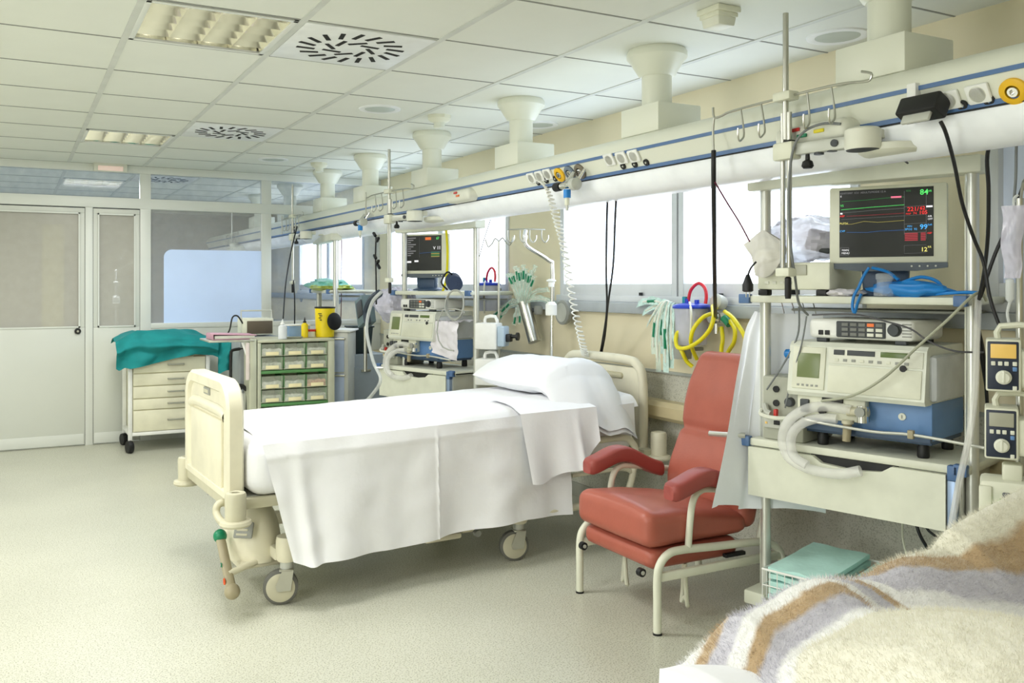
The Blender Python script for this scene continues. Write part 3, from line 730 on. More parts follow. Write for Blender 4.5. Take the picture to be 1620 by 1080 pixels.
# ================================================================ FOREGROUND BED AND BLANKET
b = thing('hospital_bed', 'bed base in the near corner, hidden under the striped fleece blanket', 'bed', (2.0, .75, 0))
bed2 = b
q = B(); q.bb((-.85, -.42, .36), (.95, .42, .42), STONE, .01); q.obj('deck_frame', bed2)
for x in (-.7, .8):
    for y in (-.36, .36):
        q = B(); q.cyl((x, y, .13), (x, y, .37), .035, BEDC); q.obj('wheel_post', bed2); hosp_caster(bed2, x, y, .06, .4)
q = B(); q.box((2.0, .76, .54), (1.9, .86, .24), SHEET, .07, seg=4); tag(q.obj('mattress'), 'mattress under the striped fleece blanket in the near corner', 'mattress')
def loose(u, v):
    x = .90 + .2 * u; y = .70 + .46 * v
    z = .752 + .012 * nz(x * 6, y * 6) - .05 * max(0, .22 - u) - .09 * max(0, v - .9)
    return (x - .10 * (1 - v) * 0 + .06 * v, y, z - .06 * u)
b = B(); b.grid(loose, 30, 24, SHEET)
def loose2(u, v):
    x, y, z = loose(0, u); return (x - .02 * v - .02 * v * math.sin(u * 12), y + .01 * v, z - .3 * v)
b.grid(loose2, 24, 12, SHEET)
tag(b.obj('bed_sheet'), 'corner of a white sheet sticking out from under the striped blanket', 'sheet')
FAR = ((1.0, .70), (1.13, .735), (1.19, .775), (1.36, .785), (1.57, .788), (1.72, .798), (1.79, .812), (1.83, .856), (1.9, .874), (2.0, .88), (2.2, .89), (2.9, .86))
RID = ((1.0, 1.03), (1.1, 1.05), (1.25, 1.06), (1.4, 1.055), (1.5, .97), (1.56, .87), (1.7, .8), (2.9, .75))
def blank_h(x, y):
    far = lerp_tab(FAR, x); yr = lerp_tab(RID, x)
    # near bulge
    dx = (x - 1.33) / .36; dy = (y - .84) / .30
    hb = .665 + .175 * math.exp(-(abs(dx) ** 2.6 + abs(dy) ** 2.6))
    dx = (x - 1.75) / .4; dy = (y - .62) / .25
    hb = max(hb, .66 + .12 * math.exp(-(abs(dx) ** 2.4 + abs(dy) ** 2.4)))
    # far roll
    t = (y - 1.215) / (.13 if y < 1.215 else .1)
    hf = .655 + (far - .655) * math.exp(-abs(t) ** 2.2)
    h = math.log(math.exp(28 * hb) + math.exp(28 * hf)) / 28 - .012
    h += .02 * nz(x * 4.5, y * 9, 12) * min(1, max(0, (y - .95) / .1)); h += .018 * math.sin(x * 17 + y * 9 + 2 * nz(x * 3, y * 3)) * math.exp(-((y - 1.13) / .09) ** 2)
    if y > 1.25: h -= 2.2 * (y - 1.25) ** 1.2
    h += .012 * nz(x * 6, y * 6, 3) + .004 * nz(x * 16, y * 16, 5)
    e = max(0, 1.20 - x)
    h -= .9 * e ** 1.5
    return h
NU, NV = 330, 230
strip = []
def blanket(u, v):
    x = 1.05 + 1.85 * u; y = .28 + 1.12 * v
    xx = x + .05 * nz(y * 5, 2.2) * max(0, 1 - u * 4)
    h = blank_h(x, y)
    h += .0022 * nz(x * 70, y * 70, 1)
    yr = lerp_tab(RID, x)
    s = (y - yr) + .03 * nz(x * 4, y * 4, 8) + .55 * max(0, 1.22 - x) * (1 if y > .85 else max(0, (y - .6) / .25)) + .005 * nz(x * 60, y * 60, 4)
    strip.append(s)
    return (xx, y, h)
b = B()
FLEECE = bpy.data.materials.new('striped_fleece'); FLEECE.use_nodes = True
def _fleece():
    nt = FLEECE.node_tree; bs = nt.nodes['Principled BSDF']
    at = nt.nodes.new('ShaderNodeUVMap'); at.uv_map = 'stripe'; sx_ = nt.nodes.new('ShaderNodeSeparateXYZ'); nt.links.new(at.outputs['UV'], sx_.inputs['Vector'])
    mr = nt.nodes.new('ShaderNodeMapRange'); mr.inputs['From Min'].default_value = -.05; mr.inputs['From Max'].default_value = .5
    rp = nt.nodes.new('ShaderNodeValToRGB'); rp.color_ramp.interpolation = 'LINEAR'
    cr, lav, brn, wht = (230, 227, 210), (198, 196, 206), (188, 162, 126), (240, 240, 238)
    st = [((s_ + .05) / .55, c_) for s_, c_ in ((-.05, cr), (.02, cr), (.03, wht), (.05, wht), (.06, lav), (.09, lav), (.10, brn), (.122, brn), (.132, wht), (.16, wht), (.17, lav), (.205, lav), (.215, brn), (.238, brn), (.25, wht), (.28, wht), (.29, lav), (.33, lav), (.34, brn), (.382, brn), (.395, cr), (.5, cr))]
    e = rp.color_ramp.elements
    while len(e) < len(st): e.new(.5)
    for k, (p, c) in enumerate(st): e[k].position = p; e[k].color = [s2l(q) for q in c] + [1]
    nt.links.new(sx_.outputs['X'], mr.inputs['Value']); nt.links.new(mr.outputs['Result'], rp.inputs['Fac'])
    tc = nt.nodes.new('ShaderNodeTexCoord'); n1 = nt.nodes.new('ShaderNodeTexNoise'); n1.inputs['Scale'].default_value = 300; n1.inputs['Detail'].default_value = 3
    nt.links.new(tc.outputs['Object'], n1.inputs['Vector'])
    mx = nt.nodes.new('ShaderNodeMix'); mx.data_type = 'RGBA'; mx.blend_type = 'OVERLAY'; mx.inputs['Factor'].default_value = .18
    nt.links.new(rp.outputs['Color'], mx.inputs['A']); nt.links.new(n1.outputs['Color'], mx.inputs['B']); nt.links.new(rp.outputs['Color'], bs.inputs['Base Color'])
    bp = nt.nodes.new('ShaderNodeBump'); bp.inputs['Strength'].default_value = .6; bp.inputs['Distance'].default_value = .004
    nt.links.new(n1.outputs['Fac'], bp.inputs['Height']); nt.links.new(bp.outputs['Normal'], bs.inputs['Normal'])
    bs.inputs['Roughness'].default_value = .95; bs.inputs['Sheen Weight'].default_value = .5; bs.inputs['Sheen Roughness'].default_value = .5; bs.inputs['Specular IOR Level'].default_value = .1
_fleece()
b.grid(blanket, NU, NV, FLEECE)
me = bpy.data.meshes.new('fleece_blanket'); me.from_pydata([tuple(v) for v in b.V], [], b.F); me.materials.append(FLEECE)
me.polygons.foreach_set('use_smooth', [True] * len(b.F))
uvl = me.uv_layers.new(name='stripe'); uvl.data.foreach_set('uv', [q for l in me.loops for q in (strip[l.vertex_index], .5)]); me.update()
bl = bpy.data.objects.new('fleece_blanket', me); COL.objects.link(bl)
tag(bl, 'fluffy cream fleece blanket with brown and lavender stripes heaped on the nearest bed', 'blanket')

ps = bl.modifiers.new('pile', 'PARTICLE_SYSTEM').particle_system.settings
ps.type = 'HAIR'; ps.count = 110000; ps.hair_length = .009; ps.hair_step = 3; ps.render_step = 2; ps.display_step = 2
ps.factor_random = .0012; ps.brownian_factor = .0005
ps.root_radius = .35; ps.tip_radius = .05; ps.radius_scale = .002; ps.use_advanced_hair = True; ps.distribution = 'RAND'
# ================================================================ EQUIPMENT CART (hangs from the supply beam)
CO, CRZ = (2.66, 2.64), R(-74.2)
CE1, CE2 = Vector((math.cos(CRZ), math.sin(CRZ), 0)), Vector((-math.sin(CRZ), math.cos(CRZ), 0))
def cl(px, py, ly): return W(px, py, L=(CO, CRZ, ly))
class On:
    """a thing whose parts are described in a rotated frame (org, rz); base = its own foot point in that frame"""
    def __init__(s, name, label, cat, base, org=CO, rz=CRZ, group=None):
        s.base = Vector(base); s.rz = rz; s.org = Vector((org[0], org[1], 0))
        s.t = thing(name, label, cat, s.org + Matrix.Rotation(rz, 3, 'Z') @ s.base, rz, group)
    def o(s, b, name, par=None, ang=38):
        b.xf(Matrix.Translation(-s.base)); return b.obj(name, par or s.t, ang)
CREAMC = mat('cart_cream', (222, 224, 208), .4)
cart = On('equipment_cart', 'tall cream equipment cart with the big monitor, right of the red recliner', 'cart', (.4, .15, 0))
b = B(); b.bb((-.025, 0, 1.748), (.835, .095, 1.808), CREAMC, .008); cart.o(b, 'top_beam')
for x in (.035, .795):
    b = B(); b.cyl((x, .045, .15), (x, .045, 1.75), .0205, ALU, n=20); b.bb((x - .024, .04, .15), (x + .0, .075, 1.75), CREAMC, .003); cart.o(b, 'post')
    b = B(); b.bb((x - .04, -.06, .095), (x + .05, .42, .15), CREAMC, .008); f = cart.o(b, 'foot')
    for y in (-.03, .38):
        b = B(); b.cyl((x, y, .1), (x, y, .05), .012, STEEL); b.lathe([(.0, -.014), (.03, -.014), (.033, -.01), (.033, .01), (.03, .014), (0, .014)], GREYP, (x, y, .033), (1, 0, .3), n=20); cart.o(b, 'caster', f)
b = B(); b.bb((.0, .36, .1), (.83, .4, .15), CREAMC, .006); cart.o(b, 'base_bar')
def shelf(z0, z1, name):
    b = B(); b.bb((.0, -.02, z0), (.80, .40, z1), CREAMC, .006); s = cart.o(b, name)
    for x0, x1 in ((-.045, .002), (.757, .80)):
        b = B(); b.bb((x0, -.03, z0 - .004), (x1, .0, z1 + .006), BLUEL, .004); b.bb((x0, .0, z0), (x1, .40, z0 + .018), ALU, .003); cart.o(b, 'side_rail', s)
    return s
shelf(1.297, 1.325, 'upper_shelf'); shelf(.722, .752, 'worktop')
b = B()
b.bb((.005, .0, .53), (.745, .40, .722), OFFW, .004); cart.o(b, 'drawer_case')
b = B()
pl = [(.0, .525), (.735, .525), (.735, .718), (.555, .718), (.52, .695), (.42, .685), (.30, .695), (.265, .718), (.0, .718)]
b.prism([(x, -.032, z) for x, z in pl], (0, .022, 0), CREAMC); dr = cart.o(b, 'drawer')
b = B(); b.bb((.25, -.0095, .68), (.57, .002, .72), BLACK); cart.o(b, 'finger_gap', dr)
b = B(); b.bb((.738, -.03, .70), (.772, .0, .752), BLUEL, .004); b.bb((.738, -.028, .53), (.768, .0, .70), mat('bluish_aluminium', (150, 170, 200), .35, .5), .004); b.bb((.745, 0, .53), (.775, .40, .722), ALU, .003); cart.o(b, 'corner_strip')
b = B(); b.lathe([(.085, 1.81), (.085, 1.82), (.055, 1.83), (.055, 1.86), (.075, 1.87), (0, 1.87)], OFFW, (.40, .06, 0), n=28); cart.o(b, 'swivel_mount')
b = B(); b.tube([(-.02, -.02, .757), (-.10, -.06, .757), (-.15, -.075, .757)], .016, ALU, 8, 2, flat=.7); cart.o(b, 'rail_stub')
b = B(); b.bb((.09, .15, 1.262), (.74, .40, 1.272), GREYP, .003); cart.o(b, 'instrument_tray')
# ---- patient monitor
MRZ = R(-59.2); MO = Vector(CO + (0,)) + CE1 * .50 + CE2 * .10
def ml(px, py, ly=0): return W(px, py, L=((MO.x, MO.y), MRZ, ly))
def monitor(label, big):
    m = On('patient_monitor', label, 'monitor', (0, .08, 1.326), (MO.x, MO.y), MRZ)
    a, c = ml(1312, 296), ml(1499, 426)
    x0, x1, z1, z0 = a.x, c.x, a.z - .004, c.z
    b = B(); b.bb((x0, 0, z0 + .024), (x1, .05, z1), CREAM, .008); b.bb((x0 + .03, .045, z0 + .04), (x1 - .03, .12, z1 - .03), CREAM, .03); m.o(b, 'housing')
    b = B(); b.prism([(x0, -.006, z0 + .026), (x1, -.006, z0 + .026), (x1, -.006, z0 + .008), (x1 - .1, -.006, z0 - .004), (x0 + .1, -.006, z0 - .004), (x0, -.006, z0 + .008)], (0, .05, 0), SLATE); ch = m.o(b, 'control_strip')
    for k in range(4):
        b = B(); b.lathe([(.0035, 0), (.003, .003), (0, .003)], OFFW, (x1 - .115 + k * .026, -.006, z0 + .013), (0, -1, 0), n=10); m.o(b, 'button', ch)
    sa, sc = ml(1328, 302, -.001), ml(1477, 405, -.001); sx0, sx1, sz1, sz0 = sa.x, sc.x, sa.z, sc.z
    b = B(); b.bb((sx0, -.0015, sz0), (sx1, .004, sz1), SCREEN); sc_ = m.o(b, 'screen')
    w, h = sx1 - sx0, sz1 - sz0
    P = lambda u, v: Vector((sx0 + u * w, -.003, sz1 - v * h))
    b = B(); ex, ey = (1, 0, 0), (0, 0, 1)
    def tx(t, u, v, s, mm, bo=0, al='LEFT'): b.text(t, s * h, mm, P(u, v), ex, ey, al, bo * .35)
    def ln(pts, mm, r=.0006): b.tube([P(*p) for p in pts], r, mm, 4, caps=False)
    def bar(u0, v0, u1, v1, mm):
        p, q = P(u0, v0), P(u1, v1); b.quad((p.x, p.y, q.z), (q.x, p.y, q.z), (q.x, p.y, p.z), (p.x, p.y, p.z), mm)
    if big:
        tx('03/07/2007  ICU  ADULTS/MODE 12 A', .01, .055, .038, G_GRY); tx('II', .01, .1, .04, G_WHT); tx('V5', .01, .24, .045, G_GRN); bar(.01, .33, .035, .355, G_WHT); tx('ABP', .005, .395, .04, G_RED); tx('PLETH', .005, .505, .04, G_YEL); tx('CVP', .005, .62, .04, G_CYAN)
        ln([(.02, .165), (.3, .155), (.5, .14), (.7, .135)], G_DGRN); ln([(.02, .285), (.35, .265), (.7, .25)], G_GRN, .0007); ln([(.02, .335), (.4, .31), (.7, .3)], G_GRY, .0004)
        ln([(.08, .385), (.4, .38), (.7, .37)], G_DRED); ln([(.02, .43), (.7, .41)], G_GRY, .0003)
        ln([(.06, .505), (.14, .505), (.27, .47), (.42, .49), (.55, .485), (.7, .475)], G_OLV, .0007); ln([(.08, .625), (.3, .635), (.45, .62), (.7, .615)], G_BLU, .0007)
        bar(.56, .12, .67, .145, G_PNK); ln([(.70, .05), (.70, .68)], G_GRY, .0003); ln([(.925, .05), (.925, .75)], G_GRY, .0003)
        for v in (.27, .4, .52, .65): ln([(.7, v + .01), (.925, v)], G_GRY, .0003)
        tx('84', .86, .115, .11, G_GRN, .001); tx('HR', .94, .08, .04, G_GRN); tx('ECG', .72, .06, .03, G_DGRN)
        tx('221/', .73, .345, .085, G_RED, .0008); tx('62', .86, .33, .07, G_RED, .0008); tx('MAP', .715, .395, .035, G_RED); tx('74', .79, .395, .05, G_RED); tx('105', .85, .395, .075, G_RED, .0008); bar(.925, .275, .99, .3, G_WHT)
        tx('99', .86, .61, .10, G_CYAN, .001); tx('MIN', .73, .575, .035, G_CYAN); tx('SPO2  92', .705, .62, .042, G_CYAN); tx('Soft', .94, .56, .036, G_CYAN); tx('AIR', .94, .44, .036, G_WHT); tx('OFF', .94, .48, .036, G_WHT); tx('ABP', .935, .68, .036, G_RED)
        for r in range(5): bar(.705, .66 + r * .024, .84, .677 + r * .024, G_DRED); bar(.87, .66 + r * .024, .92, .677 + r * .024, G_DRED)
        ln([(.70, .84), (.925, .835), (.925, .95), (.70, .955), (.70, .84)], G_GRY, .0003); tx('12', .87, .93, .085, G_YEL, .001); tx('RR', .94, .88, .04, G_YEL)
        ln([(.01, .855), (.105, .855), (.105, .965), (.01, .965), (.01, .855)], G_GRY, .0005); tx('MAIN', .027, .905, .04, G_WHT); tx('MENU', .025, .95, .04, G_WHT)
    else:
        for r in range(9): bar(.02, .05 + r * .062, .30 - .07 * (r % 3), .075 + r * .062, G_GRY)
        bar(.56, .05, .72, .13, G_ORG); ln([(.4, .05), (.4, .62)], G_GRY, .0004); ln([(.4, .5), (.98, .47)], G_BLU, .0008)
        tx('67', .86, .12, .1, G_GRN, .001); tx('V', .78, .4, .12, G_WHT, .001); tx('11', .88, .4, .13, G_WHT, .001); bar(.04, .72, .17, .77, G_WHT); bar(.26, .7, .37, .75, G_WHT)
        for r in range(4): bar(.72, .47 + r * .04, .95, .49 + r * .04, G_OLV if r % 2 else G_DGRN)
    m.o(b, 'screen_lettering', sc_)
    b = B(); xc = (x0 + x1) / 2 - .01; b.box((xc, .06, z0 - .05), (.15, .05, .12), BLUED, .012, taper=(1.1, 1)); b.lathe([(.11, 1.327), (.11, 1.336), (.08, 1.35), (0, 1.354)], BLUED, (xc, .07, 0), n=28); m.o(b, 'stand')
    return m
mon = monitor('large patient monitor with coloured traces showing 84 and 99, on the cart beside the recliner', True)
# ---- boxed analyser with a bag and a paper bag on it
an = On('gas_analyser', 'low cream analyser box with a grey display, left of the large monitor', 'medical device', (.16, .15, 1.326))
b = B(); b.bb((.015, .01, 1.348), (.315, .30, 1.455), CREAM, .01); an.o(b, 'housing')
b = B(); b.bb((.10, .004, 1.405), (.225, .012, 1.445), LCDG, .002); an.o(b, 'display')
for k in range(4):
    b = B(); b.bb((.05 + k * .032, .006, 1.37), (.068 + k * .032, .011, 1.382), OFFW, .002); an.o(b, 'button')
for x in (.04, .28):
    for y in (.03, .27):
        b = B(); b.box((x, y, 1.337), (.04, .04, .022), BLACK, .003); an.o(b, 'foot')
def crumple(c, r, seed, amp=.25, fr=2.2):
    def f(u, v):
        a, t = 2 * PI * u, PI * v; d = Vector((math.sin(t) * math.cos(a), math.sin(t) * math.sin(a), math.cos(t)))
        k = 1 + amp * nz(d.x * fr + seed, d.y * fr, d.z * fr) + amp * .5 * abs(nz(d.x * 5 + seed, d.y * 5, d.z * 5)) + amp * .25 * nz(d.x * 12, d.y * 12 + seed, d.z * 12)
        return Vector((c[0] + d.x * r[0] * k, c[1] + d.y * r[1] * k, c[2] + d.z * r[2] * k))
    return f
pb = On('plastic_bag', 'crinkled clear plastic bag holding a dark box, on top of the analyser box', 'bag', (.18, .16, 1.456))
b = B(); b.grid(crumple((.14, .16, 1.55), (.18, .12, .09), 3), 40, 24, BAG, cu=True); pb.o(b, 'bag', ang=20)
b = B(); b.box((.22, .14, 1.54), (.1, .1, .085), DGREY, .012, Matrix.Rotation(.3, 4, 'Z') @ Matrix.Rotation(.25, 4, 'Y')); pb.o(b, 'dark_box')
pp = On('paper_bag', 'folded white paper bag hanging over the corner of the analyser box', 'bag', (.03, -.02, 1.456))
def pbag(u, v):
    x = -.02 + .165 * u; z = 1.53 - .125 * v + .05 * u - .10 * max(0, u - .55) * (1 - v)
    wv = .03 * math.sin(PI * u) * math.sin(PI * v)
    return (x + .06 * v * (1 - u) + .01 * math.sin(v * 4), -.035 - wv + .008 * nz(u * 4, v * 4), z - .03 * math.sin(u * PI) * (v > .9) + (.03 * (1 - abs(2 * u - 1)) if v < .3 else 0))
b = B(); b.grid(pbag, 24, 24, mat('paper_white', (226, 224, 218), .8, bump=.2, bscale=30)); b.grid(lambda u, v: Vector(pbag(u, v)) + Vector((0, .02 + .05 * math.sin(PI * u) * math.sin(PI * v), 0)), 24, 24, _M['paper_white']); pp.o(b, 'sheet', ang=60)
# ---- ventilator on the worktop
def ventilator(label):
    v = On('ventilator', label, 'ventilator', (.43, .15, .753))
    b = B(); b.bb((.20, .02, .815), (.675, .34, .95), BLUEP, .006); b.prism([(.20, .0, .815), (.20, .0, .835), (.20, .02, .835), (.20, .02, .815)], (.475, 0, 0), BLUED); b.bb((.205, .03, .80), (.67, .33, .816), BLUED, .004); v.o(b, 'base')
    for x in (.27, .635):
        for y in (.05, .29):
            b = B(); b.lathe([(.019, .753), (.021, .76), (.02, .79), (.015, .803), (0, .803)], BLACK, (x, y, 0), n=18); b.lathe([(.0152, .795), (.012, .803)], LGREY, (x, y, 0), n=18); v.o(b, 'foot')
    # sloping head: front leans back
    b = B(); prf = [(-.035, .945), (-.045, .96), (-.02, 1.135), (-.005, 1.15), (.33, 1.15), (.34, 1.14), (.34, .945)]
    b.prism([(.172, y, z) for y, z in prf], (.50, 0, 0), CREAM2); hd = v.o(b, 'head', ang=20)
    n = Vector((0, -.9899, .1414)); up = Vector((0, .1414, .9899)); q0 = Vector((.172, -.045, .96))
    def Fp(x, h, d=0): return q0 + Vector((x, 0, 0)) + up * h + n * d
    M = lambda x, h, d=0: Matrix.Translation(Fp(x, h, d)) @ Matrix(((1, 0, 0, 0), (0, up.y, n.y, 0), (0, up.z, n.z, 0), (0, 0, 0, 1)))
    def plate(x0, x1, h0, h1, m, t=.003, bev=.001): i0 = len(b.V); b.box((0, 0, 0), (x1 - x0, h1 - h0, t), m, bev); b.xf(M((x0 + x1) / 2, (h0 + h1) / 2, t / 2 - .0005), i0)
    b = B(); plate(.018, .145, .012, .172, CREAM, .006, .003); sp = v.o(b, 'screen_surround', hd)
    b = B(); plate(.038, .125, .055, .148, LCD, .0085, .001); v.o(b, 'green_screen', hd)
    b = B(); plate(.155, .49, .115, .172, OFFW, .004, .002); v.o(b, 'control_panel', hd)
    for x0, x1, m in ((.175, .215, DGREY), (.225, .325, DGREY), (.345, .445, LCD2)):
        b = B(); plate(x0, x1, .148, .167, m, .0065, .001); v.o(b, 'display_window', hd)
    for k in range(9):
        b = B(); plate(.18 + k * .031, .195 + k * .031, .124, .134, GREYP if k % 3 else CREAM, .006, .001); v.o(b, 'button', hd)
    for k in range(5):
        b = B(); plate(.04 + k * .018, .05 + k * .018, .022, .030, GREYP, .0075, .001); v.o(b, 'button', hd)
    b = B(); plate(.158, .488, .008, .108, CREAM, .005, .003); v.o(b, 'front_flap', hd)
    b = B(); i0 = 0; b.lathe([(.012, 0), (.012, .004), (0, .004)], BLACK, n=16); b.xf(M(.425, .112, .002)); v.o(b, 'latch', hd)
    b = B(); b.bb((.66, .0, .955), (.70, .33, 1.12), clear('side_shield', (228, 232, 238), .6, .15), .02); v.o(b, 'side_shield')
    # breathing block between base and head
    b = B(); b.bb((.20, -.02, .86), (.46, .02, .945), CREAM, .006); b.bb((.215, -.03, .88), (.25, -.015, .93), DGREY, .004); b.bb((.30, -.026, .925), (.38, -.015, .945), BLACK, .002); v.o(b, 'valve_block')
    for x, z in ((.305, .895),):
        b = B(); b.lathe([(.014, 0), (.014, .02), (0, .022)], BLACK, (x, -.02, z), (0, -1, 0), n=16); v.o(b, 'port')
    b = B(); b.cyl((.40, -.03, .90), (.475, -.03, .905), .017, STONE); b.cyl((.455, -.03, .925), (.455, -.03, .865), .02, CHROME); b.cyl((.455, -.06, .905), (.455, -.03, .905), .018, GREYP); v.o(b, 'hose_connector')
    b = B(); b.cyl((.40, -.03, .86), (.395, -.03, .79), .016, TAUPE, .014); b.cyl((.40, -.03, .855), (.40, -.03, .868), .021, STONE); v.o(b, 'water_trap')
    b = B(); b.lathe([(.013, 0), (.013, .005), (.009, .006), (0, .006)], OFFW, (.575, .02, .895), (0, -1, 0), n=20); b.box((.575, .013, .895), (.003, .002, .012), GREYP); v.o(b, 'dial')
    b = B()
    b.tube([(.415, -.03, .905), (.33, -.035, .912), (.25, -.04, .895), (.19, -.055, .85), (.165, -.065, .78), (.19, -.07, .71), (.27, -.07, .675), (.38, -.07, .672), (.46, -.06, .695)], .0195, HOSE, 14, 6)
    v.o(b, 'breathing_hose')
    b = B(); b.tube([(.36, -.03, .868), (.30, -.04, .865), (.24, -.06, .84), (.205, -.075, .79), (.215, -.08, .72), (.27, -.082, .69)], .018, HOSE, 14, 6); v.o(b, 'breathing_hose')
    b = B(); b.tube([(.21, -.03, .86), (.30, -.05, .85), (.5, -.05, .84), (.64, -.05, .845), (.86, -.05, .83)], .0055, ALU, 8, 4); b.box((.63, -.05, .846), (.02, .02, .03), TAUPE, .003); v.o(b, 'support_arm')
    return v
vent = ventilator('cream ventilator with green screen and blue base, on the cart beside the recliner')
# ---- keypad module above the ventilator
def module(label):
    k = On('infusion_controller', label, 'medical device', (.43, .15, 1.151))
    b = B(); b.bb((.235, .0, 1.165), (.62, .3, 1.238), WHITE, .018, seg=3); k.o(b, 'housing')
    for x in (.28, .57):
        for y in (.03, .27):
            b = B(); b.box((x, y, 1.158), (.04, .03, .016), DGREY, .003); k.o(b, 'foot')
    b = B(); b.bb((.345, -.006, 1.172), (.525, .004, 1.232), DGREY, .005); kp = k.o(b, 'keypad')
    for r in range(3):
        for c in range(5):
            m = (G_ORG if r == 0 else OFFW) if c == 3 else OFFW if c == 4 and r else mat('key_grey', (120, 122, 118), .5)
            b = B(); b.bb((.368 + c * .031, -.009, 1.178 + (2 - r) * .018), (.392 + c * .031, -.005, 1.190 + (2 - r) * .018), m, .001); k.o(b, 'key', kp)
    b = B(); b.lathe([(.024, 0), (.024, .006), (.019, .008), (.019, .022), (0, .023)], DGREY, (.557, .0, 1.205), (0, -1, 0), n=26); k.o(b, 'knob')
    for x in (.285, .31):
        b = B(); b.bb((x - .009, -.004, 1.178), (x + .009, .004, 1.196), BLACK, .002); k.o(b, 'socket')
    b = B()
    for q in range(5): b.bb((.582, -.002, 1.18 + q * .011), (.612, .004, 1.184 + q * .011), GREYP)
    k.o(b, 'vent_slots')
    return k
modl = module('white control module with a dark keypad and a knob, on top of the big ventilator')
# ---- small grey aspirator box at the left of the worktop
def grey_unit(label):
    g = On('humidifier_unit', label, 'medical device', (.12, .1, .753))
    b = B(); b.bb((.045, .0, .753), (.215, .26, 1.005), mat('unit_grey', (170, 172, 158), .45), .008); g.o(b, 'housing')
    for z in (.955, .90):
        b = B(); b.lathe([(.013, 0), (.013, .006), (0, .006)], BLACK, (.105, 0, z), (0, -1, 0), n=18); g.o(b, 'port')
    b = B(); b.lathe([(.018, 0), (.018, .02), (.014, .024), (0, .024)], DGREY, (.165, 0, .91), (0, -1, 0), n=20); g.o(b, 'knob')
    b = B(); b.bb((.055, -.012, .80), (.19, .003, .84), LGREY, .004); b.bb((.10, -.016, .815), (.125, -.01, .832), BLACK, .002); b.box((.068, -.013, .82), (.008, .004, .008), LCDA); g.o(b, 'lower_panel')
    b = B(); b.tube([(.05, -.012, .87), (.06, -.04, .855), (.12, -.05, .848), (.18, -.03, .852), (.2, -.01, .86)], .008, OFFW, 8, 4); b.tube([(.06, -.01, .89), (.08, -.03, .866), (.1, -.035, .86)], .012, LGREY, 8, 3); g.o(b, 'handle')
    b = B(); b.box((.118, -.03, .865), (.014, .02, .03), REDP, .004); g.o(b, 'red_clip')
    return g
hum = grey_unit('small grey box unit with round ports, at the left end of the near worktop')
# ---- blue breathing mask kit on the upper shelf
mk = On('breathing_mask', 'bright blue breathing mask with strap, in front of the large monitor', 'mask', (.55, -.01, 1.326))
b = B(); b.grid(crumple((.60, .0, 1.352), (.13, .03, .027), 5, .3), 30, 14, BLUEM, cu=True); mk.o(b, 'blue_wrap')
b = B(); b.lathe([(.036, 1.327), (.036, 1.352), (.026, 1.36), (.026, 1.385), (.03, 1.387), (.03, 1.405), (.022, 1.41)], CLEAR, (.525, -.012, 0), n=20); mk.o(b, 'clear_connector')
b = B(); b.tube([(.47, -.012, 1.43), (.455, -.022, 1.40), (.44, -.028, 1.36), (.425, -.036, 1.325), (.42, -.036, 1.285), (.428, -.034, 1.265), (.437, -.032, 1.30), (.45, -.03, 1.335)], .009, BLUEM, 8, 4, flat=.6); b.tube([(.48, -.01, 1.43), (.53, -.0, 1.415), (.57, .0, 1.385)], .012, BLUEM, 8, 4, flat=.5); mk.o(b, 'strap')
b = B(); b.tube([(.58, .0, 1.375), (.64, .01, 1.395), (.69, .02, 1.38), (.705, .02, 1.35), (.68, .01, 1.335), (.72, -.005, 1.338), (.79, -.012, 1.342), (.84, -.01, 1.34)], .006, BLUEM, 8, 5); mk.o(b, 'tube')
nb = On('paper_packet', 'small crumpled white packet between the analyser box and the large monitor', 'packet', (.36, .02, 1.326))
b = B(); b.grid(crumple((.365, .02, 1.338), (.06, .05, .013), 9, .4), 24, 12, PLEA, cu=True); nb.o(b, 'wrapper', ang=20)
# ---- wire basket with mint pads at the foot of the cart
bk = On('wire_basket', 'white wire basket near the floor under the near cart', 'basket', (.3, .08, .152))
b = B()
x0, x1, y0, y1, z0, z1 = .115, .66, -.13, .28, .155, .275
for z in (z0, (z0 + z1) / 2, z1): b.tube([(x0, y0, z), (x1, y0, z), (x1, y1, z), (x0, y1, z)], .0045 if z == z1 else .0025, WHITE, 6, closed=True)
for k in range(19):
    x = x0 + (x1 - x0) * k / 18
    for y in (y0, y1): b.tube([(x, y, z0), (x, y, z1)], .002, WHITE, 5)
    b.tube([(x, y0, z0), (x, y1, z0)], .002, WHITE, 5)
for k in range(14):
    y = y0 + (y1 - y0) * k / 13
    for x in (x0, x1): b.tube([(x, y, z0), (x, y, z1)], .002, WHITE, 5)
bk.o(b, 'wire_mesh')
for (xa, xb, zz, tilt, lab, n) in ((.13, .36, .165, .0, 'stack of mint paper pads at the left of the wire basket', 5), (.385, .64, .165, .04, 'folded mint paper pads at the right of the wire basket', 4)):
    pd = On('paper_pads', lab, 'pads', ((xa + xb) / 2, .05, zz))
    for k in range(n):
        b = B(); dz = zz + k * .026
        def pad(u, v, k=k, dz=dz):
            return (xa + (xb - xa) * u + .012 * nz(k, 2.2), -.115 + .38 * v + .01 * nz(k, 5.1), dz + .013 + .008 * nz(u * 3, v * 3, k) + tilt * u * .5 + .02 * v)
        b.grid(pad, 14, 14, MINT); i0 = len(b.V); b.grid(lambda u, v: Vector(pad(u, v)) - Vector((0, 0, .018)), 14, 14, MINT)
        for e in range(4): b.grid(lambda u, v, e=e: Vector(pad(*((u, 0), (u, 1), (0, u), (1, u))[e])) - Vector((0, 0, .018 * v)), 14, 2, MINT)
        pd.o(b, 'pad', ang=60)
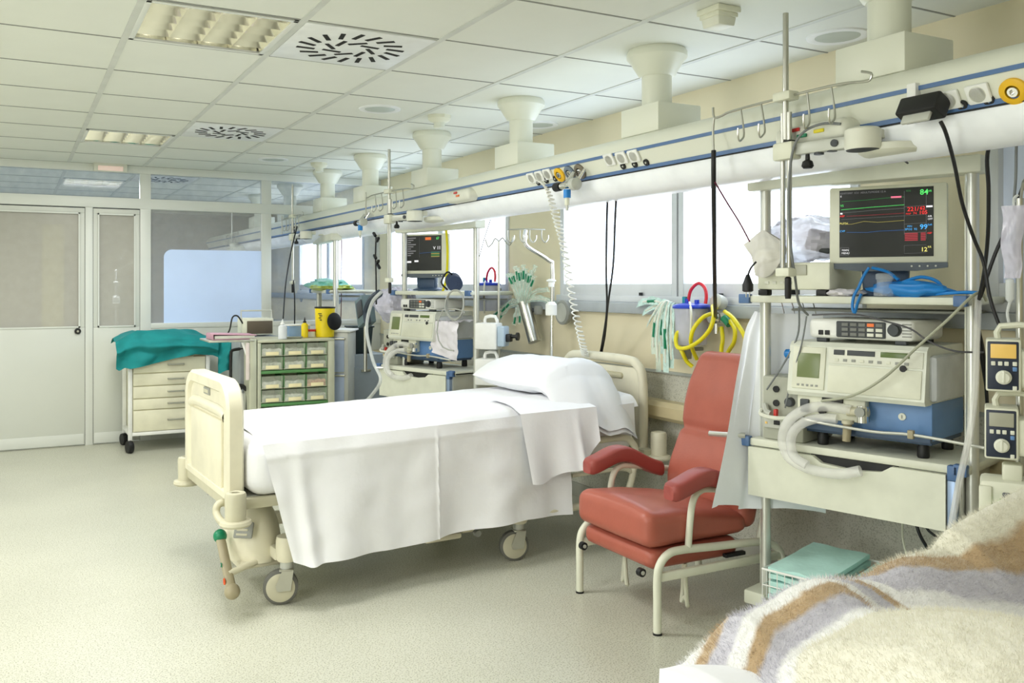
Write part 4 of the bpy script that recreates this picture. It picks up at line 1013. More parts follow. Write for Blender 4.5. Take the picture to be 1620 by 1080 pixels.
# ---- gown hung behind the cart
gw = On('hanging_gown', 'long white gown hanging at the left side of the near cart, over the recliner', 'gown', (.0, .2, .45))
GL = [cl(1194, 492, .13), cl(1180, 520, .10), cl(1172, 560, .05), cl(1163, 610, -.01), cl(1150, 690, -.10), cl(1138, 750, -.15), cl(1126, 804, -.19)]
GL = sm_path(GL, 10)
def gown(u, v):
    i = v * (len(GL) - 1); k = min(int(i), len(GL) - 2); L = GL[k].lerp(GL[k + 1], i - k)
    hem = 1 if v > .99 else 0
    mz = 1.25 + (.475 - 1.25) * v
    M_ = Vector((-.012, .115 - .13 * v, mz)); Rr = Vector((.20, .20, 1.25 + (.44 - 1.25) * v))
    q = L.lerp(M_, u / .55) if u < .55 else M_.lerp(Rr, (u - .55) / .45)
    f = min(1, u / .15) * (.3 + .7 * v)
    w = (.022 * math.sin(u * 19 + v * 1.5) + .012 * nz(u * 6, v * 3)) * f
    return (q.x + .3 * w, q.y + w * (1 if u < .5 else .5), q.z + .012 * math.sin(u * 9) * v ** 4)
b = B(); b.grid(gown, 60, 60, COATM); gw.o(b, 'cloth', ang=80)
b = B(); b.lathe([(.012, -.03), (.018, -.025), (.02, 0), (.012, .005), (.012, .02), (.022, .022), (.022, .035), (0, .036)], BLUEM, (.12, .10, 1.09), (1, 0, 0), n=18); gw.o(b, 'blue_clip')
for k in range(4):
    b = B(); x = .04 + k * .045; b.tube([(x, .19, 1.25), (x, .17, 1.29), (x + .005, .15, 1.297)], .002, STEEL, 6, 2); gw.o(b, 'hook')
# ================================================================ IV POLE HANGING BESIDE THE CART
IX, IY = 2.33, 2.16
ip = thing('infusion_pole', 'tall steel infusion pole with a hook rail on the beam arm beside the large monitor', 'pole', (IX, IY, 1.3))
def io(b, name, par=None): b.xf(Matrix.Translation((-IX, -IY, -1.3))); return b.obj(name, par or ip)
p = lambda px, py: W(px, py, X=IX)
b = B(); zt = p(1243, 21).z; b.cyl((IX, IY, 1.86), (IX, IY, zt), .0095, STEEL, n=16); b.cyl((IX, IY + .012, 1.40), (IX, IY + .012, 1.95), .0085, STEEL, n=14); b.cyl((IX, IY - .016, 1.40), (IX, IY - .016, 1.95), .0085, STEEL, n=14); io(b, 'pole')
b = B(); zc = p(1243, 153).z; b.box((IX, IY, zc), (.05, .075, .03), CREAM, .006); io(b, 'clamp'); b = B(); b.box((IX, IY - .005, p(1243, 240).z), (.05, .085, .06), CREAM, .008); b.box((IX, IY - .016, p(1246, 228).z), (.03, .03, .025), BLACK, .004); io(b, 'clamp')
a, c = p(1160, 175), p(1328, 133)
b = B(); b.tube([W(1128, 170, X=IX), p(1130, 186), p(1142, 183), a, p(1243, 153), c, p(1368, 129), p(1377, 125), p(1378, 116), p(1363, 113)], .0042, STEEL, 8, 3); b.tube([p(1130, 186), p(1128, 205), p(1129, 242)], .0045, STEEL, 8, 2)
rail = io(b, 'hook_rail')
for (ax, ay, bx, by) in ((1172, 173, 1177, 224), (1204, 165, 1210, 218), (1277, 147, 1281, 204), (1315, 138, 1321, 196)):
    q0, q1 = p(ax, ay), p(bx, by); b = B()
    b.tube([q0, q1 + Vector((0, 0, .03)), q1 + Vector((-.012, 0, .006)), q1 + Vector((-.026, -.004, .0)), q1 + Vector((-.034, -.006, .012)), q1 + Vector((-.034, -.006, .045))], .0035, STEEL, 8, 4); io(b, 'hook', rail)
za = p(1245, 243).z
hub = W(1365, 242, X=2.375); hub.z = za + .012
b = B(); b.lathe([(.05, -.032), (.054, -.026), (.054, .03), (.046, .036), (0, .036)], OFFW, hub, n=28); b.lathe([(0, -.038), (.048, -.034), (.05, -.032)], DGREY, hub, n=28); b.box((hub.x + .04, hub.y, hub.z + .02), (.08, .06, .03), OFFW, .006); io(b, 'swivel_hub')
d_ = hub - Vector((IX, IY, za)); ang = math.atan2(d_.y, d_.x); b = B()
b.box(Vector((IX, IY, za + .006)).lerp(hub, .5), (d_.length - .03, .036, .04), LGREY, .006, ang)
for f_ in (.45, .62): o_ = Vector((IX, IY, za - .016)).lerp(hub, f_); b.cyl(o_, o_ - Vector((0, 0, .014)), .016, DGREY, n=14)
o_ = Vector((IX, IY, za + .006)).lerp(hub, .66); b.cyl(o_ + Vector((-.014, -.012, 0)), o_ + Vector((-.024, -.014, 0)), .012, DGREY, n=14); io(b, 'arm')
b = B(); q = p(1278, 268); b.lathe([(.006, .05), (.008, .02), (.016, .015), (.02, .0), (.014, -.008), (0, -.009)], BLACK, Vector((IX, IY, za - .05)).lerp(Vector((hub.x, hub.y, za - .05)), .3), n=14); io(b, 'knob')
b = B(); q0, q1 = p(1246, 415), p(1248, 466); b.box((IX, IY, 1.41), (.04, .06, .03), CREAM, .006); b.lathe([(.009, -.07), (.011, -.06), (.011, 0), (.006, .005)], BLACK, (IX, IY - .01, 1.39), n=14); io(b, 'handle')
# ================================================================ SYRINGE PUMPS ON THEIR STAND
PX_, PY_ = 2.62, 1.55; PRZ = R(-58)
st = thing('pump_stand', 'thin steel stand carrying the stacked pumps, with the drip bag hook', 'stand', (PX_, PY_, 0))
b = B(); b.cyl((0, 0, .1), (0, 0, 1.62), .011, STEEL, n=14); b.tube([(0, 0, 1.60), (-.02, -.02, 1.66), (-.05, -.045, 1.67), (-.055, -.05, 1.69)], .004, STEEL, 8, 3); b.tube([(0, 0, 1.6), (.03, .01, 1.66), (.06, .03, 1.65)], .004, STEEL, 8, 3); b.obj('pole', st)
for k in range(5):
    a = 2 * PI * k / 5; b = B(); b.tube([(0, 0, .12), (.24 * math.cos(a), .24 * math.sin(a), .07)], .012, STEEL, 8); f = b.obj('leg', st)
    b = B(); b.lathe([(0, -.012), (.028, -.012), (.03, 0), (.028, .012), (0, .012)], BLACK, (.24 * math.cos(a), .24 * math.sin(a), .03), (math.cos(a + 1.5), math.sin(a + 1.5), 0), n=16); b.cyl((.24 * math.cos(a), .24 * math.sin(a), .05), (.24 * math.cos(a), .24 * math.sin(a), .08), .008, STEEL); b.obj('caster', f)
def pl_(px, py, ly=-.12): return W(px, py, L=((PX_, PY_), PRZ, ly))
def pump(label, pxl, pyt, pxr, pyb, lcd, full=True):
    a, c = pl_(pxl, pyt), pl_(pxr, pyb); x0, x1, z1, z0 = a.x, c.x, a.z, c.z; y = -.12
    m = On('syringe_pump', label, 'pump', ((x0 + x1) / 2, -.03, z0), (PX_, PY_), PRZ)
    b = B(); b.bb((x0 - .004, y, z0), (x1 + .006, -.005, z1), CREAM, .006); b.bb((x1 - .01, y + .01, z0 + .01), (x1 + .05, -.012, z1 - .03), CREAM, .012)
    m.o(b, 'housing')
    b = B(); b.bb((x0, y - .003, z0 + .006), (x1, y + .004, z1 - .006), NAVY, .004); pn = m.o(b, 'front_panel')
    w, h = x1 - x0, z1 - z0
    def r(u0, v0, u1, v1, mm, nm, t=.005): b = B(); b.bb((x0 + u0 * w, y - t, z1 - v1 * h), (x0 + u1 * w, y, z1 - v0 * h), mm, .0015); m.o(b, nm, pn)
    r(.1, .09, .92, .36, lcd, 'display')
    for u in (.12, .34, .54, .80): r(u, .42, u + .14, .50, OFFW, 'button', .006)
    r(.80, .52, .94, .6, BLUEP, 'button', .006); r(.80, .88, .94, .965, OFFW, 'button', .006)
    b = B(); b.lathe([(.022 * h / .165, 0), (.022 * h / .165, .008), (.016 * h / .165, .01), (.016 * h / .165, .022), (0, .023)], OFFW, (x0 + .52 * w, y - .003, z1 - .72 * h), (0, -1, 0), n=24); b.box((x0 + .52 * w, y - .024, z1 - .70 * h), (.006, .008, .034), OFFW, .002); m.o(b, 'dial', pn)
    b = B(); b.tube([(x0 + .35 * w, -.06, z1 - .002), (x0 + .42 * w, -.06, z1 + .035), (x1 + .05, -.06, z1 + .035), (x1 + .055, -.06, z1 - .002)], .009, CREAM, 8, 2); m.o(b, 'carry_handle')
    b = B(); b.bb((-.02, -.02, z0 + .05), (.02, .02, z0 + .09), BLACK, .004); m.o(b, 'clamp')
    return m
pump('syringe pump with a lit amber display, topmost of the stack by the drip bag', 1562, 536, 1612, 621, LCDA)
pump('syringe pump with an unlit grey display, middle of the stack', 1560, 644, 1608, 729, LCDG)
m3 = On('feeding_pump', 'cream pump with an open side holding green tubing, lowest of the stack', 'pump', (0, -.04, pl_(1560, 835).z), (PX_, PY_), PRZ)
a, c = pl_(1550, 757), pl_(1625, 835)
b = B(); b.bb((a.x, -.13, c.z), (c.x + .06, -.01, a.z), CREAM, .012); b.bb((a.x - .002, -.14, c.z), (a.x + .03, -.12, a.z - .015), CREAM, .005); m3.o(b, 'housing')
b = B(); b.bb((a.x + .055, -.136, c.z + .02), (c.x + .05, -.128, a.z - .03), NAVY, .004); m3.o(b, 'front_panel')
b = B(); b.bb((a.x + .075, -.14, c.z + .035), (c.x + .04, -.135, a.z - .045), LCDG, .002); m3.o(b, 'display')
b = B(); b.tube([(a.x + .03, -.14, c.z + .03), (a.x + .04, -.145, c.z + .06), (a.x + .055, -.145, c.z + .075), (a.x + .07, -.14, a.z - .05)], .006, mat('lime_tubing', (120, 190, 60), .4), 8, 4); m3.o(b, 'green_tubing')
b = B(); b.box((a.x + .08, -.07, a.z + .02), (.05, .06, .05), CREAM, .008); m3.o(b, 'top_bracket')
iv = On('drip_bag', 'clear drip bag with tubing hanging on the hook above the stacked pumps', 'drip bag', (-.03, -.05, 1.40), (PX_, PY_), PRZ)
t0, t1 = W(1604, 325, L=((PX_, PY_), PRZ, -.05)), W(1600, 440, L=((PX_, PY_), PRZ, -.05))
def ivb(sg):
    def f(u, v):
        x = t0.x + (t1.x - t0.x) * v + (.032 - .012 * v) * (2 * u - 1) + .004 * math.sin(v * 9); z = t0.z + (t1.z - t0.z) * v
        return (x, -.05 + sg * (.016 * math.sin(PI * u) * math.sin(PI * min(1, v + .08)) + .003 * nz(u * 6, v * 9, sg)), z)
    return f
b = B(); b.grid(ivb(1), 14, 26, BAG); b.grid(ivb(-1), 14, 26, BAG); iv.o(b, 'bag', ang=60)
b = B(); b.lathe([(.004, .03), (.011, .025), (.011, -.03), (.004, -.04)], CLEARW, (t1.x - .004, -.05, t1.z - .03), n=14); b.tube([(t1.x - .004, -.05, t1.z - .07), (t1.x - .01, -.05, t1.z - .1), (t1.x - .006, -.05, t1.z - .13)], .004, CLEARW, 8, 3); iv.o(b, 'drip_chamber')
b = B(); b.tube([(t0.x, -.05, t0.z), (t0.x, -.05, t0.z + .02), (t0.x + .01, -.045, t0.z + .03)], .004, CLEARW, 6, 3); iv.o(b, 'hanging_loop')
# ================================================================ SECOND AND FARTHER CARTS (copies, each with its own label)
def shift(on, dlx, dly, dz, org, label, rz=CRZ):
    e1 = Vector((math.cos(rz), math.sin(rz), 0)); e2 = Vector((-math.sin(rz), math.cos(rz), 0))
    bse = on.base; loc = Vector((org[0], org[1], 0)) + e1 * (bse.x + dlx) + e2 * (bse.y + dly) + Vector((0, 0, bse.z + dz))
    return dup(on.t, loc, on.t.rotation_euler.z + rz - CRZ, label)
C2 = (2.50, 5.97)
c2 = shift(cart, 0, 0, 0, C2, 'cream equipment cart behind the made bed, with the smaller lit monitor')
for ch in c2.children:
    if ch.name.split('.')[0] in ('drawer', 'drawer_case', 'corner_strip', 'worktop'): ch.location = (-.13, -.03, .03)
v2 = shift(vent, -.22, .0, .03, C2, 'cream ventilator on a blue base, on the cart behind the made bed')
md2 = shift(modl, -.20, .0, .03, C2, 'white control module with dark keypad, on the ventilator behind the made bed')
h2 = shift(hum, -.21, -.0, .03, C2, 'small grey box unit with ports, on the worktop behind the made bed')
m2 = monitor('smaller looking patient monitor with white text lines, on the cart behind the made bed', False)
dv = Vector((C2[0] - CO[0], C2[1] - CO[1], 0)) - CE1 * .30
m2.t.location += dv + Vector((0, 0, .0))
b2 = shift(pb, -.30, -.05, -.36, C2, 'crinkled plastic bag hanging at the left side of the cart behind the made bed')
b2.scale = (1.1, 1.1, 1.35)
ip2 = dup(ip, (2.243, 5.49, 1.29), .1, 'steel infusion pole with hook rail beside the cart behind the made bed')
C3, C3Z = (2.50, 8.0), R(-97)
c3 = shift(cart, 0, 0, 0, C3, 'empty cream equipment cart at the far end, just in front of the glass partition', C3Z)
ip3 = dup(ip, (2.23, 7.75, 1.28), 0, 'steel infusion pole with hooks in front of the partition, over the plastic drawers')
c4 = shift(cart, 0, 0, 0, (2.35, 11.1), 'equipment cart seen dimly through the glass, beyond the partition', C3Z)
ip4 = dup(ip, (2.37, 10.85, 1.28), 0, 'infusion pole with hooks seen through the glass, beyond the partition')
def C2w(lx, ly, z): return Vector((C2[0], C2[1], 0)) + CE1 * lx + CE2 * ly + Vector((0, 0, z))
def cable(name, label, pts, r, m, cat='cable', sm=6, group=None, n=8):
    b = B(); b.tube(pts, r, m, n, sm); return tag(b.obj(name), label, cat, group)
t = thing('plastic_cover', 'clear plastic sheet over the right end of the ventilator behind the made bed', 'cover', C2w(.55, .1, .98))
b = B(); b.grid(lambda u, v: Vector((0, 0, 0)) + CE1 * (-.14 + .27 * u) + CE2 * (-.12 + .0 * v + .02 * nz(u * 6, v * 6)) + Vector((0, 0, .14 - .22 * v - .05 * u * v)), 16, 16, PLEA)
b.grid(lambda u, v: Vector((0, 0, 0)) + CE1 * (-.14 + .27 * u) + CE2 * (-.12 + .25 * v) + Vector((0, 0, .14 + .015 * nz(u * 6, v * 6, 4))), 16, 10, PLEA); b.obj('sheet', t)
b = B(); q = []
for k in range(60):
    a = k * 2 * PI / 15; q.append(C2w(.72, -.08, 1.235) + CE1 * (.085 * math.cos(a) * (1 + .1 * nz(k * .3))) + Vector((0, 0, .10 * math.sin(a) * (1 + .12 * nz(k * .3, 5)))) + CE2 * (-.02 * nz(k * .2, 9)))
q += [C2w(.60, -.08, 1.2), C2w(.56, -.1, 1.05), C2w(.62, -.1, .95), C2w(.72, -.09, .93)]
b.tube(q, .005, mat('cable_grey', (176, 178, 172), .5), 6, 2); tag(b.obj('coiled_cable'), 'grey coiled cable hanging at the right post of the cart behind the made bed', 'cable')
t = thing('pressure_cuff', 'rolled dark blue pressure cuff on the shelf right of the far monitor', 'cuff', C2w(.60, .02, 1.326))
CUFF = mat('cuff_navy', (52, 66, 96), .7)
b = B()
for k in range(3): b.lathe([(.05 - k * .012, -.055), (.055 - k * .012, -.05), (.055 - k * .012, .05), (.05 - k * .012, .055)], CUFF, (0, 0, .062), (.3 + .1 * k, .9, .25), n=20)
b.obj('rolled_cuff', t)
b = B(); b.tube([(.0, 0, .1), (-.06, -.02, .13), (-.10, -.01, .06), (-.05, 0, .01)], .006, BLACK, 8, 4); b.obj('hose', t)
cable('yellow_hose', 'thin yellow hose running down behind the far lit monitor', [W(706, 364, X=2.68), W(708, 400, X=2.69), W(706, 440, X=2.69), W(700, 462, X=2.68)], .009, YELT, 'hose')
cable('white_hose', 'pair of long pale hoses hanging from the plastic bag beside the cart behind the bed', [W(603, 462, X=2.2), W(588, 480, X=2.19), W(580, 520, X=2.19), W(590, 570, X=2.2), W(602, 600, X=2.2), W(588, 625, X=2.2), W(570, 642, X=2.2)], .012, CLEARW, 'hose')
cable('corrugated_hose', 'thick dark hose arching beside the plastic bag left of the far cart', [W(600, 464, X=2.25), W(588, 474, X=2.25), W(580, 492, X=2.25), W(582, 512, X=2.25)], .028, mat('dark_hose', (46, 58, 72), .5), 'hose')
t = thing('wall_monitor', 'dark tilted device case left of the plastic bag, on the far cart side', 'medical device', W(578, 515, X=2.4))
b = B(); b.box((0, 0, .11), (.10, .16, .22), mat('teal_grey_case', (104, 124, 130), .5), .012, Matrix.Rotation(-.35, 4, 'X')); b.obj('case', t); b = B(); b.box((-.055, -.02, .13), (.008, .11, .12), DGREY, .004, Matrix.Rotation(-.35, 4, 'X')); b.obj('screen', t); b = B(); b.cyl((0, 0, -.35), (0, 0, .05), .014, STEEL); b.obj('bracket', t)
# ---- infusion pumps on the second stand
SX, SY = 2.80, 4.98
st2 = thing('infusion_stand', 'thin steel infusion stand with double hooks, between the far cart and the catheter tube', 'stand', (SX, SY, 0))
b = B(); b.cyl((0, 0, .1), (0, 0, W(786, 382, X=SX).z), .008, STEEL, n=12); b.obj('pole', st2)
zt = W(786, 382, X=SX).z
for s in (-1, 1):
    b = B(); b.tube([(0, 0, zt), (0, s * .05, zt + .02), (0, s * .09, zt - .01), (0, s * .14, zt - .03), (0, s * .17, zt), (0, s * .18, zt + .02)], .004, STEEL, 8, 4); b.obj('hook', st2)
for k in range(5):
    a = 2 * PI * k / 5 + .3; b = B(); b.tube([(0, 0, .12), (.22 * math.cos(a), .22 * math.sin(a), .05)], .012, STEEL, 8); b.lathe([(0, -.012), (.025, -.01), (.025, .01), (0, .012)], BLACK, (.22 * math.cos(a), .22 * math.sin(a), .025), (1, 0, 0), n=14); b.obj('leg', st2)
def backpump(z, lab):
    m = thing('infusion_pump', lab, 'pump', (SX - .06, SY - .02, z), R(-50))
    b = B(); b.bb((-.10, -.06, 0), (.05, .06, .17), WHITE, .012); b.bb((.05, -.05, .02), (.10, .05, .15), mat('pump_blue_grey', (176, 196, 214), .4), .01); b.obj('housing', m)
    b = B(); b.tube([(-.05, 0, .165), (-.045, 0, .205), (.02, 0, .21), (.035, 0, .165)], .011, WHITE, 8, 2); b.obj('carry_handle', m)
    b = B(); b.box((.115, 0, .075), (.035, .05, .05), BLACK, .006); b.lathe([(.012, 0), (.012, .03), (.026, .035), (.026, .05), (0, .052)], BLACK, (.13, 0, .085), (1, 0, 0), n=14); b.obj('clamp', m)
    return m
backpump(.955, 'upper plain white infusion pump with handle, on the thin stand behind the bed')
backpump(.725, 'lower plain white infusion pump, half hidden by the pillow end of the bed')
# ---- bent chrome infusion pole at the bed head
q = lambda px, py: W(px, py, Y=4.66)
bp0 = q(872, 575)
t = thing('bent_infusion_pole', 'bent chrome infusion pole with four hooks rising behind the bed headboard', 'pole', (bp0.x, bp0.y, .0))
def t_o(b, name, par=None): b.xf(Matrix.Translation((-bp0.x, -bp0.y, 0))); return b.obj(name, par or t)
b = B(); b.tube([(bp0.x, bp0.y, .02), q(873, 575), q(874, 430), q(868, 412), q(836, 391), q(830, 378), q(832, 364)], .012, CHROME, 12, 5); b.cyl((bp0.x, bp0.y, 0), (bp0.x, bp0.y, .02), .05, STEEL); t_o(b, 'pole')
b = B(); b.tube([q(804, 363), q(834, 362), q(862, 363)], .004, STEEL, 8, 1); hk = t_o(b, 'hook_bar')
for px in (803, 823, 838, 857):
    b = B(); o = q(px, 364); b.tube([o, o + Vector((0, 0, -.05)), o + Vector((.02, -.005, -.075)), o + Vector((.04, -.01, -.055)), o + Vector((.042, -.01, -.03))], .004, STEEL, 8, 4); t_o(b, 'hook', hk)
for py, s in ((446, .03), (487, .04)):
    b = B(); o = q(872, py); b.lathe([(s * .6, -.03), (s * .6, 0), (s, .005), (s, .012), (s * .5, .02)] if py < 460 else [(s * .9, -.045), (s * .9, .02), (s * .5, .04)], WHITE, o, n=20); t_o(b, 'clamp')
tb = dup(t, W(184, 640, Y=9.6).xy.to_3d(), R(150), 'bent chrome infusion pole seen through the glass of the narrow door')
# ---- spiral cord from the beam to the bed
b = B(); ctrl = sm_path([W(848, 284, X=2.39), W(866, 300, X=2.37), W(880, 345, X=2.45), W(893, 395, X=2.62), W(905, 470, X=2.8), W(918, 530, X=2.92), W(926, 562, X=3.0)], 60); N = len(ctrl)
pts = []
for i, c in enumerate(ctrl):
    k = i / N; rr = .004 + .016 * min(1, max(0, (k - .1) / .2)); a = i * .75
    pts.append(c + Vector((rr * math.cos(a), rr * math.sin(a), .3 * rr * math.sin(a))))
b.tube(pts, .0042, mat('cord_white', (228, 228, 220), .4), 6); tag(b.obj('spiral_cord'), 'white spiral cord hanging from the supply beam down to the bed headboard', 'cord')
# ---- wall gauge and flow meters under the beam
t = thing('wall_gauge', 'round grey gauge on the wall rail behind the spiral cord', 'gauge', W(895, 494, X=XW - .05)); b = B(); b.lathe([(.075, 0), (.08, .012), (.08, .03), (.07, .035), (0, .036)], GREYP, (0, 0, 0), (-1, 0, 0), n=28); b.obj('case', t); b = B(); b.lathe([(.062, .036), (0, .037)], LGREY, (0, 0, 0), (-1, 0, 0), n=28); b.obj('dial', t)
def flow(px, py, lab):
    o = W(px, py, X=2.37); t = thing('flow_meter', lab, 'flow meter', o)
    b = B(); b.cyl((.03, 0, .05), (-.01, 0, 0), .014, CHROME); b.cyl((-.01, -.05, -.01), (-.01, .05, -.01), .016, CHROME); b.cyl((.03, -.09, .06), (-.005, -.06, -.01), .008, CHROME); b.obj('valve_body', t)
    b = B(); b.lathe([(.02, 0), (.022, .02), (.022, .045), (0, .047)], BLACK, (-.01, .055, -.01), (0, 1, 0), n=16); b.obj('knob', t)
    b = B(); b.lathe([(.03, 0), (.03, .03), (.02, .035), (0, .036)], LGREY, (-.01, -.05, -.01), (0, -1, 0), n=20); b.obj('dial', t)
    b = B(); b.cyl((-.01, 0, -.03), (-.01, 0, -.07), .018, BLUEM); b.cyl((-.01, 0, -.07), (-.01, 0, -.105), .012, CREAM); b.cyl((-.01, 0, -.105), (-.01, 0, -.13), .008, LGREY); b.obj('blue_fitting', t)
flow(900, 290, 'chrome flow meter with blue fitting hanging from the supply beam above the bed head')
flow(572, 350, 'chrome flow meter hanging from the beam left of the far infusion pole')
# ---- steel tube of catheters on the wall
c0, c1 = W(829, 478, X=3.12), W(846, 541, X=3.14)
t = thing('steel_tube_holder', 'tilted steel tube on the wall rail holding catheter packets', 'holder', c1)
b = B(); ax = c0 - c1; b.lathe([(.0, .001), (.043, .002), (.043, ax.length), (.040, ax.length), (.040, .004)], STEEL, (0, 0, 0), ax, n=28); b.obj('tube', t)
b = B(); p_ = ax * .8; b.cyl(p_ + Vector((.02, -.02, 0)), p_ + Vector((.08, -.06, 0)), .014, DGREY); b.box(p_ + Vector((.055, -.07, 0)), (.05, .05, .06), GREYP, .01); b.obj('bracket', t)
def packet(p0, p1, bend, w, lab, grp, tip=.72, name='catheter_packet', green=True):
    """long flat clear packet with a green connector inside, curving from p0 to p1"""
    p0, p1 = Vector(p0), Vector(p1); mid = (p0 + p1) / 2 + Vector(bend)
    P = sm_path([p0, mid, p1], 8); N = len(P)
    side = (p1 - p0).cross(Vector((random.uniform(-.4, .4) + .8, .5, .1))).normalized()
    b = B(); V = []
    i0 = len(b.V)
    b.add([P[i] + side * w * s * (1 + .15 * math.sin(i * 1.3 + s)) + Vector((.003 * math.sin(i * 2), .003 * math.cos(i * 1.7), 0)) for i in range(N) for s in (-1, -.3, .3, 1)], [[i * 4 + k, i * 4 + k + 1, i * 4 + k + 5, i * 4 + k + 4] for i in range(N - 1) for k in range(3)], WRAP)
    o = b.obj(name, None, 60); tag(o, lab, 'packet', grp)
    b = B(); b.tube(P[1:-1], w * .22, OFFW, 6); b.obj('catheter', o)
    if green: b = B(); a = P[int(N * tip)]; c = P[min(N - 1, int(N * tip) + 3)]; b.tube([a, c], w * .5, GREENC, 8); b.obj('green_connector', o)
    return o
top = c0 + Vector((-.01, 0, .0))
for k in range(11):
    f = k / 10
    e = W(802 + 44 * f, 432 - 14 * math.sin(PI * f) + 4 * (k % 3), X=3.04 + .05 * (k % 2))
    packet(top + Vector((0, .05 * (.5 - f), -.03)), e, (0, 0, .01), .014, 'long clear catheter packet with green end standing in the steel tube on the wall', 'catheter packets standing in the steel tube', .6 + .04 * (k % 3))
for k, (px, py) in enumerate(((781, 500), (786, 510), (793, 494), (800, 487), (813, 514), (822, 512))):
    packet(top + Vector((0, .03, -.01)), W(px, py, X=3.08), (0, 0, .04), .014, 'clear catheter packet with green end drooping left out of the steel tube', 'catheter packets drooping from the steel tube')
for k, (px, py) in enumerate(((848, 420), (868, 458), (872, 476), (880, 482))):
    packet(top, W(px, py, X=3.12), (0, 0, .03), .016, 'clear empty-looking catheter packet leaning right out of the steel tube', 'catheter packets leaning from the steel tube', .7, green=False)
# ---- packets draped over the rail by the recliner
hang0 = W(1062, 482, X=3.12)
ENDS = ((1042, 588, 1040, 520), (1054, 589, 1052, 520), (1062, 582, 1062, 520), (1034, 560, 1036, 510), (1024, 515, 1034, 496), (1048, 560, 1046, 505), (1070, 560, 1070, 510), (1012, 478, 1036, 476), (1018, 494, 1036, 484), (1058, 545, 1060, 505), (1040, 540, 1042, 500), (1008, 482, 1030, 474))
for k, (ex, ey, mx_, my) in enumerate(ENDS):
    X = 3.05 + .012 * k; e = W(ex, ey, X=X); m_ = W(mx_, my, X=X - .02)
    s0 = hang0 + Vector((.0, -.02 + .004 * k, -.004 * k))
    P = sm_path([s0, W((1062 + mx_) / 2, 478 + 1.2 * (k % 4), X=X), m_, e], 7); N = len(P); w = .02
    d = Vector((.1 * math.sin(k), -1, .1 * math.cos(k * 2))).normalized()
    if abs((e - s0).normalized().z) < .6: d = Vector((.3, -.2, 1)).normalized()
    b = B(); b.add([P[i] + d * w * s * (1 + .12 * math.sin(i + k + s)) + Vector((.004 * math.sin(i * 1.9 + k) * (abs(s) < .5), 0, 0)) for i in range(N) for s in (-1, -.3, .3, 1)], [[i * 4 + q, i * 4 + q + 1, i * 4 + q + 5, i * 4 + q + 4] for i in range(N - 1) for q in range(3)], MINTS if k % 3 else WRAP)
    o = tag(b.obj('catheter_packet', None, 60), 'long pale green printed packet draped over the wall rail beside the blue-lidded canister', 'packet', 'packets draped over the rail by the canister')
    b = B(); b.tube(P[2:-2], .006, OFFW, 6); b.obj('catheter', o)
    if k % 2: b = B(); b.tube([P[int(N * .66)], P[int(N * .66) + 3]], .009, GREENC, 8); b.obj('green_connector', o)
# ---- suction canister with blue lid and red loop
S5 = lambda x, y, X=3.10: W(980 + x / 5.4, 440 + y / 5.4, X=X)
def canister(lab):
    a, c = S5(615, 250), S5(615, 570); r = (S5(515, 400) - S5(718, 400)).length / 2 * .97
    t = thing('suction_canister', lab, 'canister', (a.x, a.y, c.z)); h = a.z - c.z
    b = B(); b.lathe([(0, 0), (r * .86, .002), (r * .9, .01), (r, h), (r - .003, h)], clear('canister_plastic', (206, 208, 222), .72, .2), n=32); b.obj('cup', t)
    b = B(); b.lathe([(r + .008, h - .004), (r + .01, h + .004), (r + .004, h + .014), (r * .6, h + .022), (0, h + .024)], BLUELID, n=32); b.cyl((0, .03, h + .02), (0, .03, h + .045), .014, BLUELID); b.cyl((0, -.04, h + .02), (0, -.04, h + .04), .012, BLUELID); b.obj('lid', t)
    b = B(); b.cyl((0, .045, h + .02), (0, .045, h + .055), .017, mat('teal_port', (0, 140, 150), .4)); b.obj('port', t)
    A = Vector((a.x, a.y, c.z))
    b = B(); b.tube([S5(588, 195) - A, S5(606, 110) - A, S5(650, 55) - A, S5(690, 45) - A, S5(730, 85) - A, S5(742, 150) - A, S5(735, 215) - A], .0085, REDT, 10, 5); b.obj('red_tube', t)
    b = B(); b.tube([S5(600, 205, 3.06) - A, S5(612, 280, 3.02) - A, S5(612, 400, 3.02) - A, S5(600, 600, 3.04) - A], .006, OFFW, 8, 4); b.obj('white_tube', t)
    b = B(); b.box((.07, 0, h * .75), (.06, .06, .05), GREYP, .006); b.obj('bracket', t)
    return t
cn = canister('suction canister with royal blue lid and red tube loop, on the wall above the recliner')
dup(cn, W(772, 492, X=3.1), 0, 'suction canister half hidden behind the right post of the farther lit cart')
cup = S5(540, 690, 3.1); t = thing('steel_cup', 'small grey cup below the blue-lidded canister', 'cup', cup); b = B(); b.lathe([(0, 0), (.045, .002), (.052, .09), (.048, .092), (.042, .01)], GREYP, n=24); b.obj('cup_body', t); b = B(); b.box((.08, 0, .05), (.1, .03, .02), GREYP, .004); b.obj('bracket', t)
o = S5(845, 300, 3.16); t = thing('gas_outlet_cluster', 'wall outlet cluster with chrome dial, red and green fittings beside the canister', 'outlet', o)
b = B(); b.lathe([(.035, 0), (.04, .02), (.04, .05), (.03, .06), (0, .062)], LGREY, (.02, -.01, .05), (-1, 0, .2), n=24); b.obj('dial', t)
b = B(); b.box((.02, 0, -.02), (.06, .1, .06), LGREY, .01); b.cyl((-.02, 0, -.02), (-.05, 0, -.02), .03, CHROME); b.cyl((-.03, -.02, -.05), (-.03, -.02, -.1), .014, CHROME); b.obj('manifold', t)
b = B(); b.cyl((-.01, .06, -.03), (-.02, .11, -.01), .022, REDP); b.obj('red_fitting', t)
b = B(); b.cyl((-.02, -.06, -.02), (-.02, -.1, -.05), .02, GREENC); b.obj('green_fitting', t)
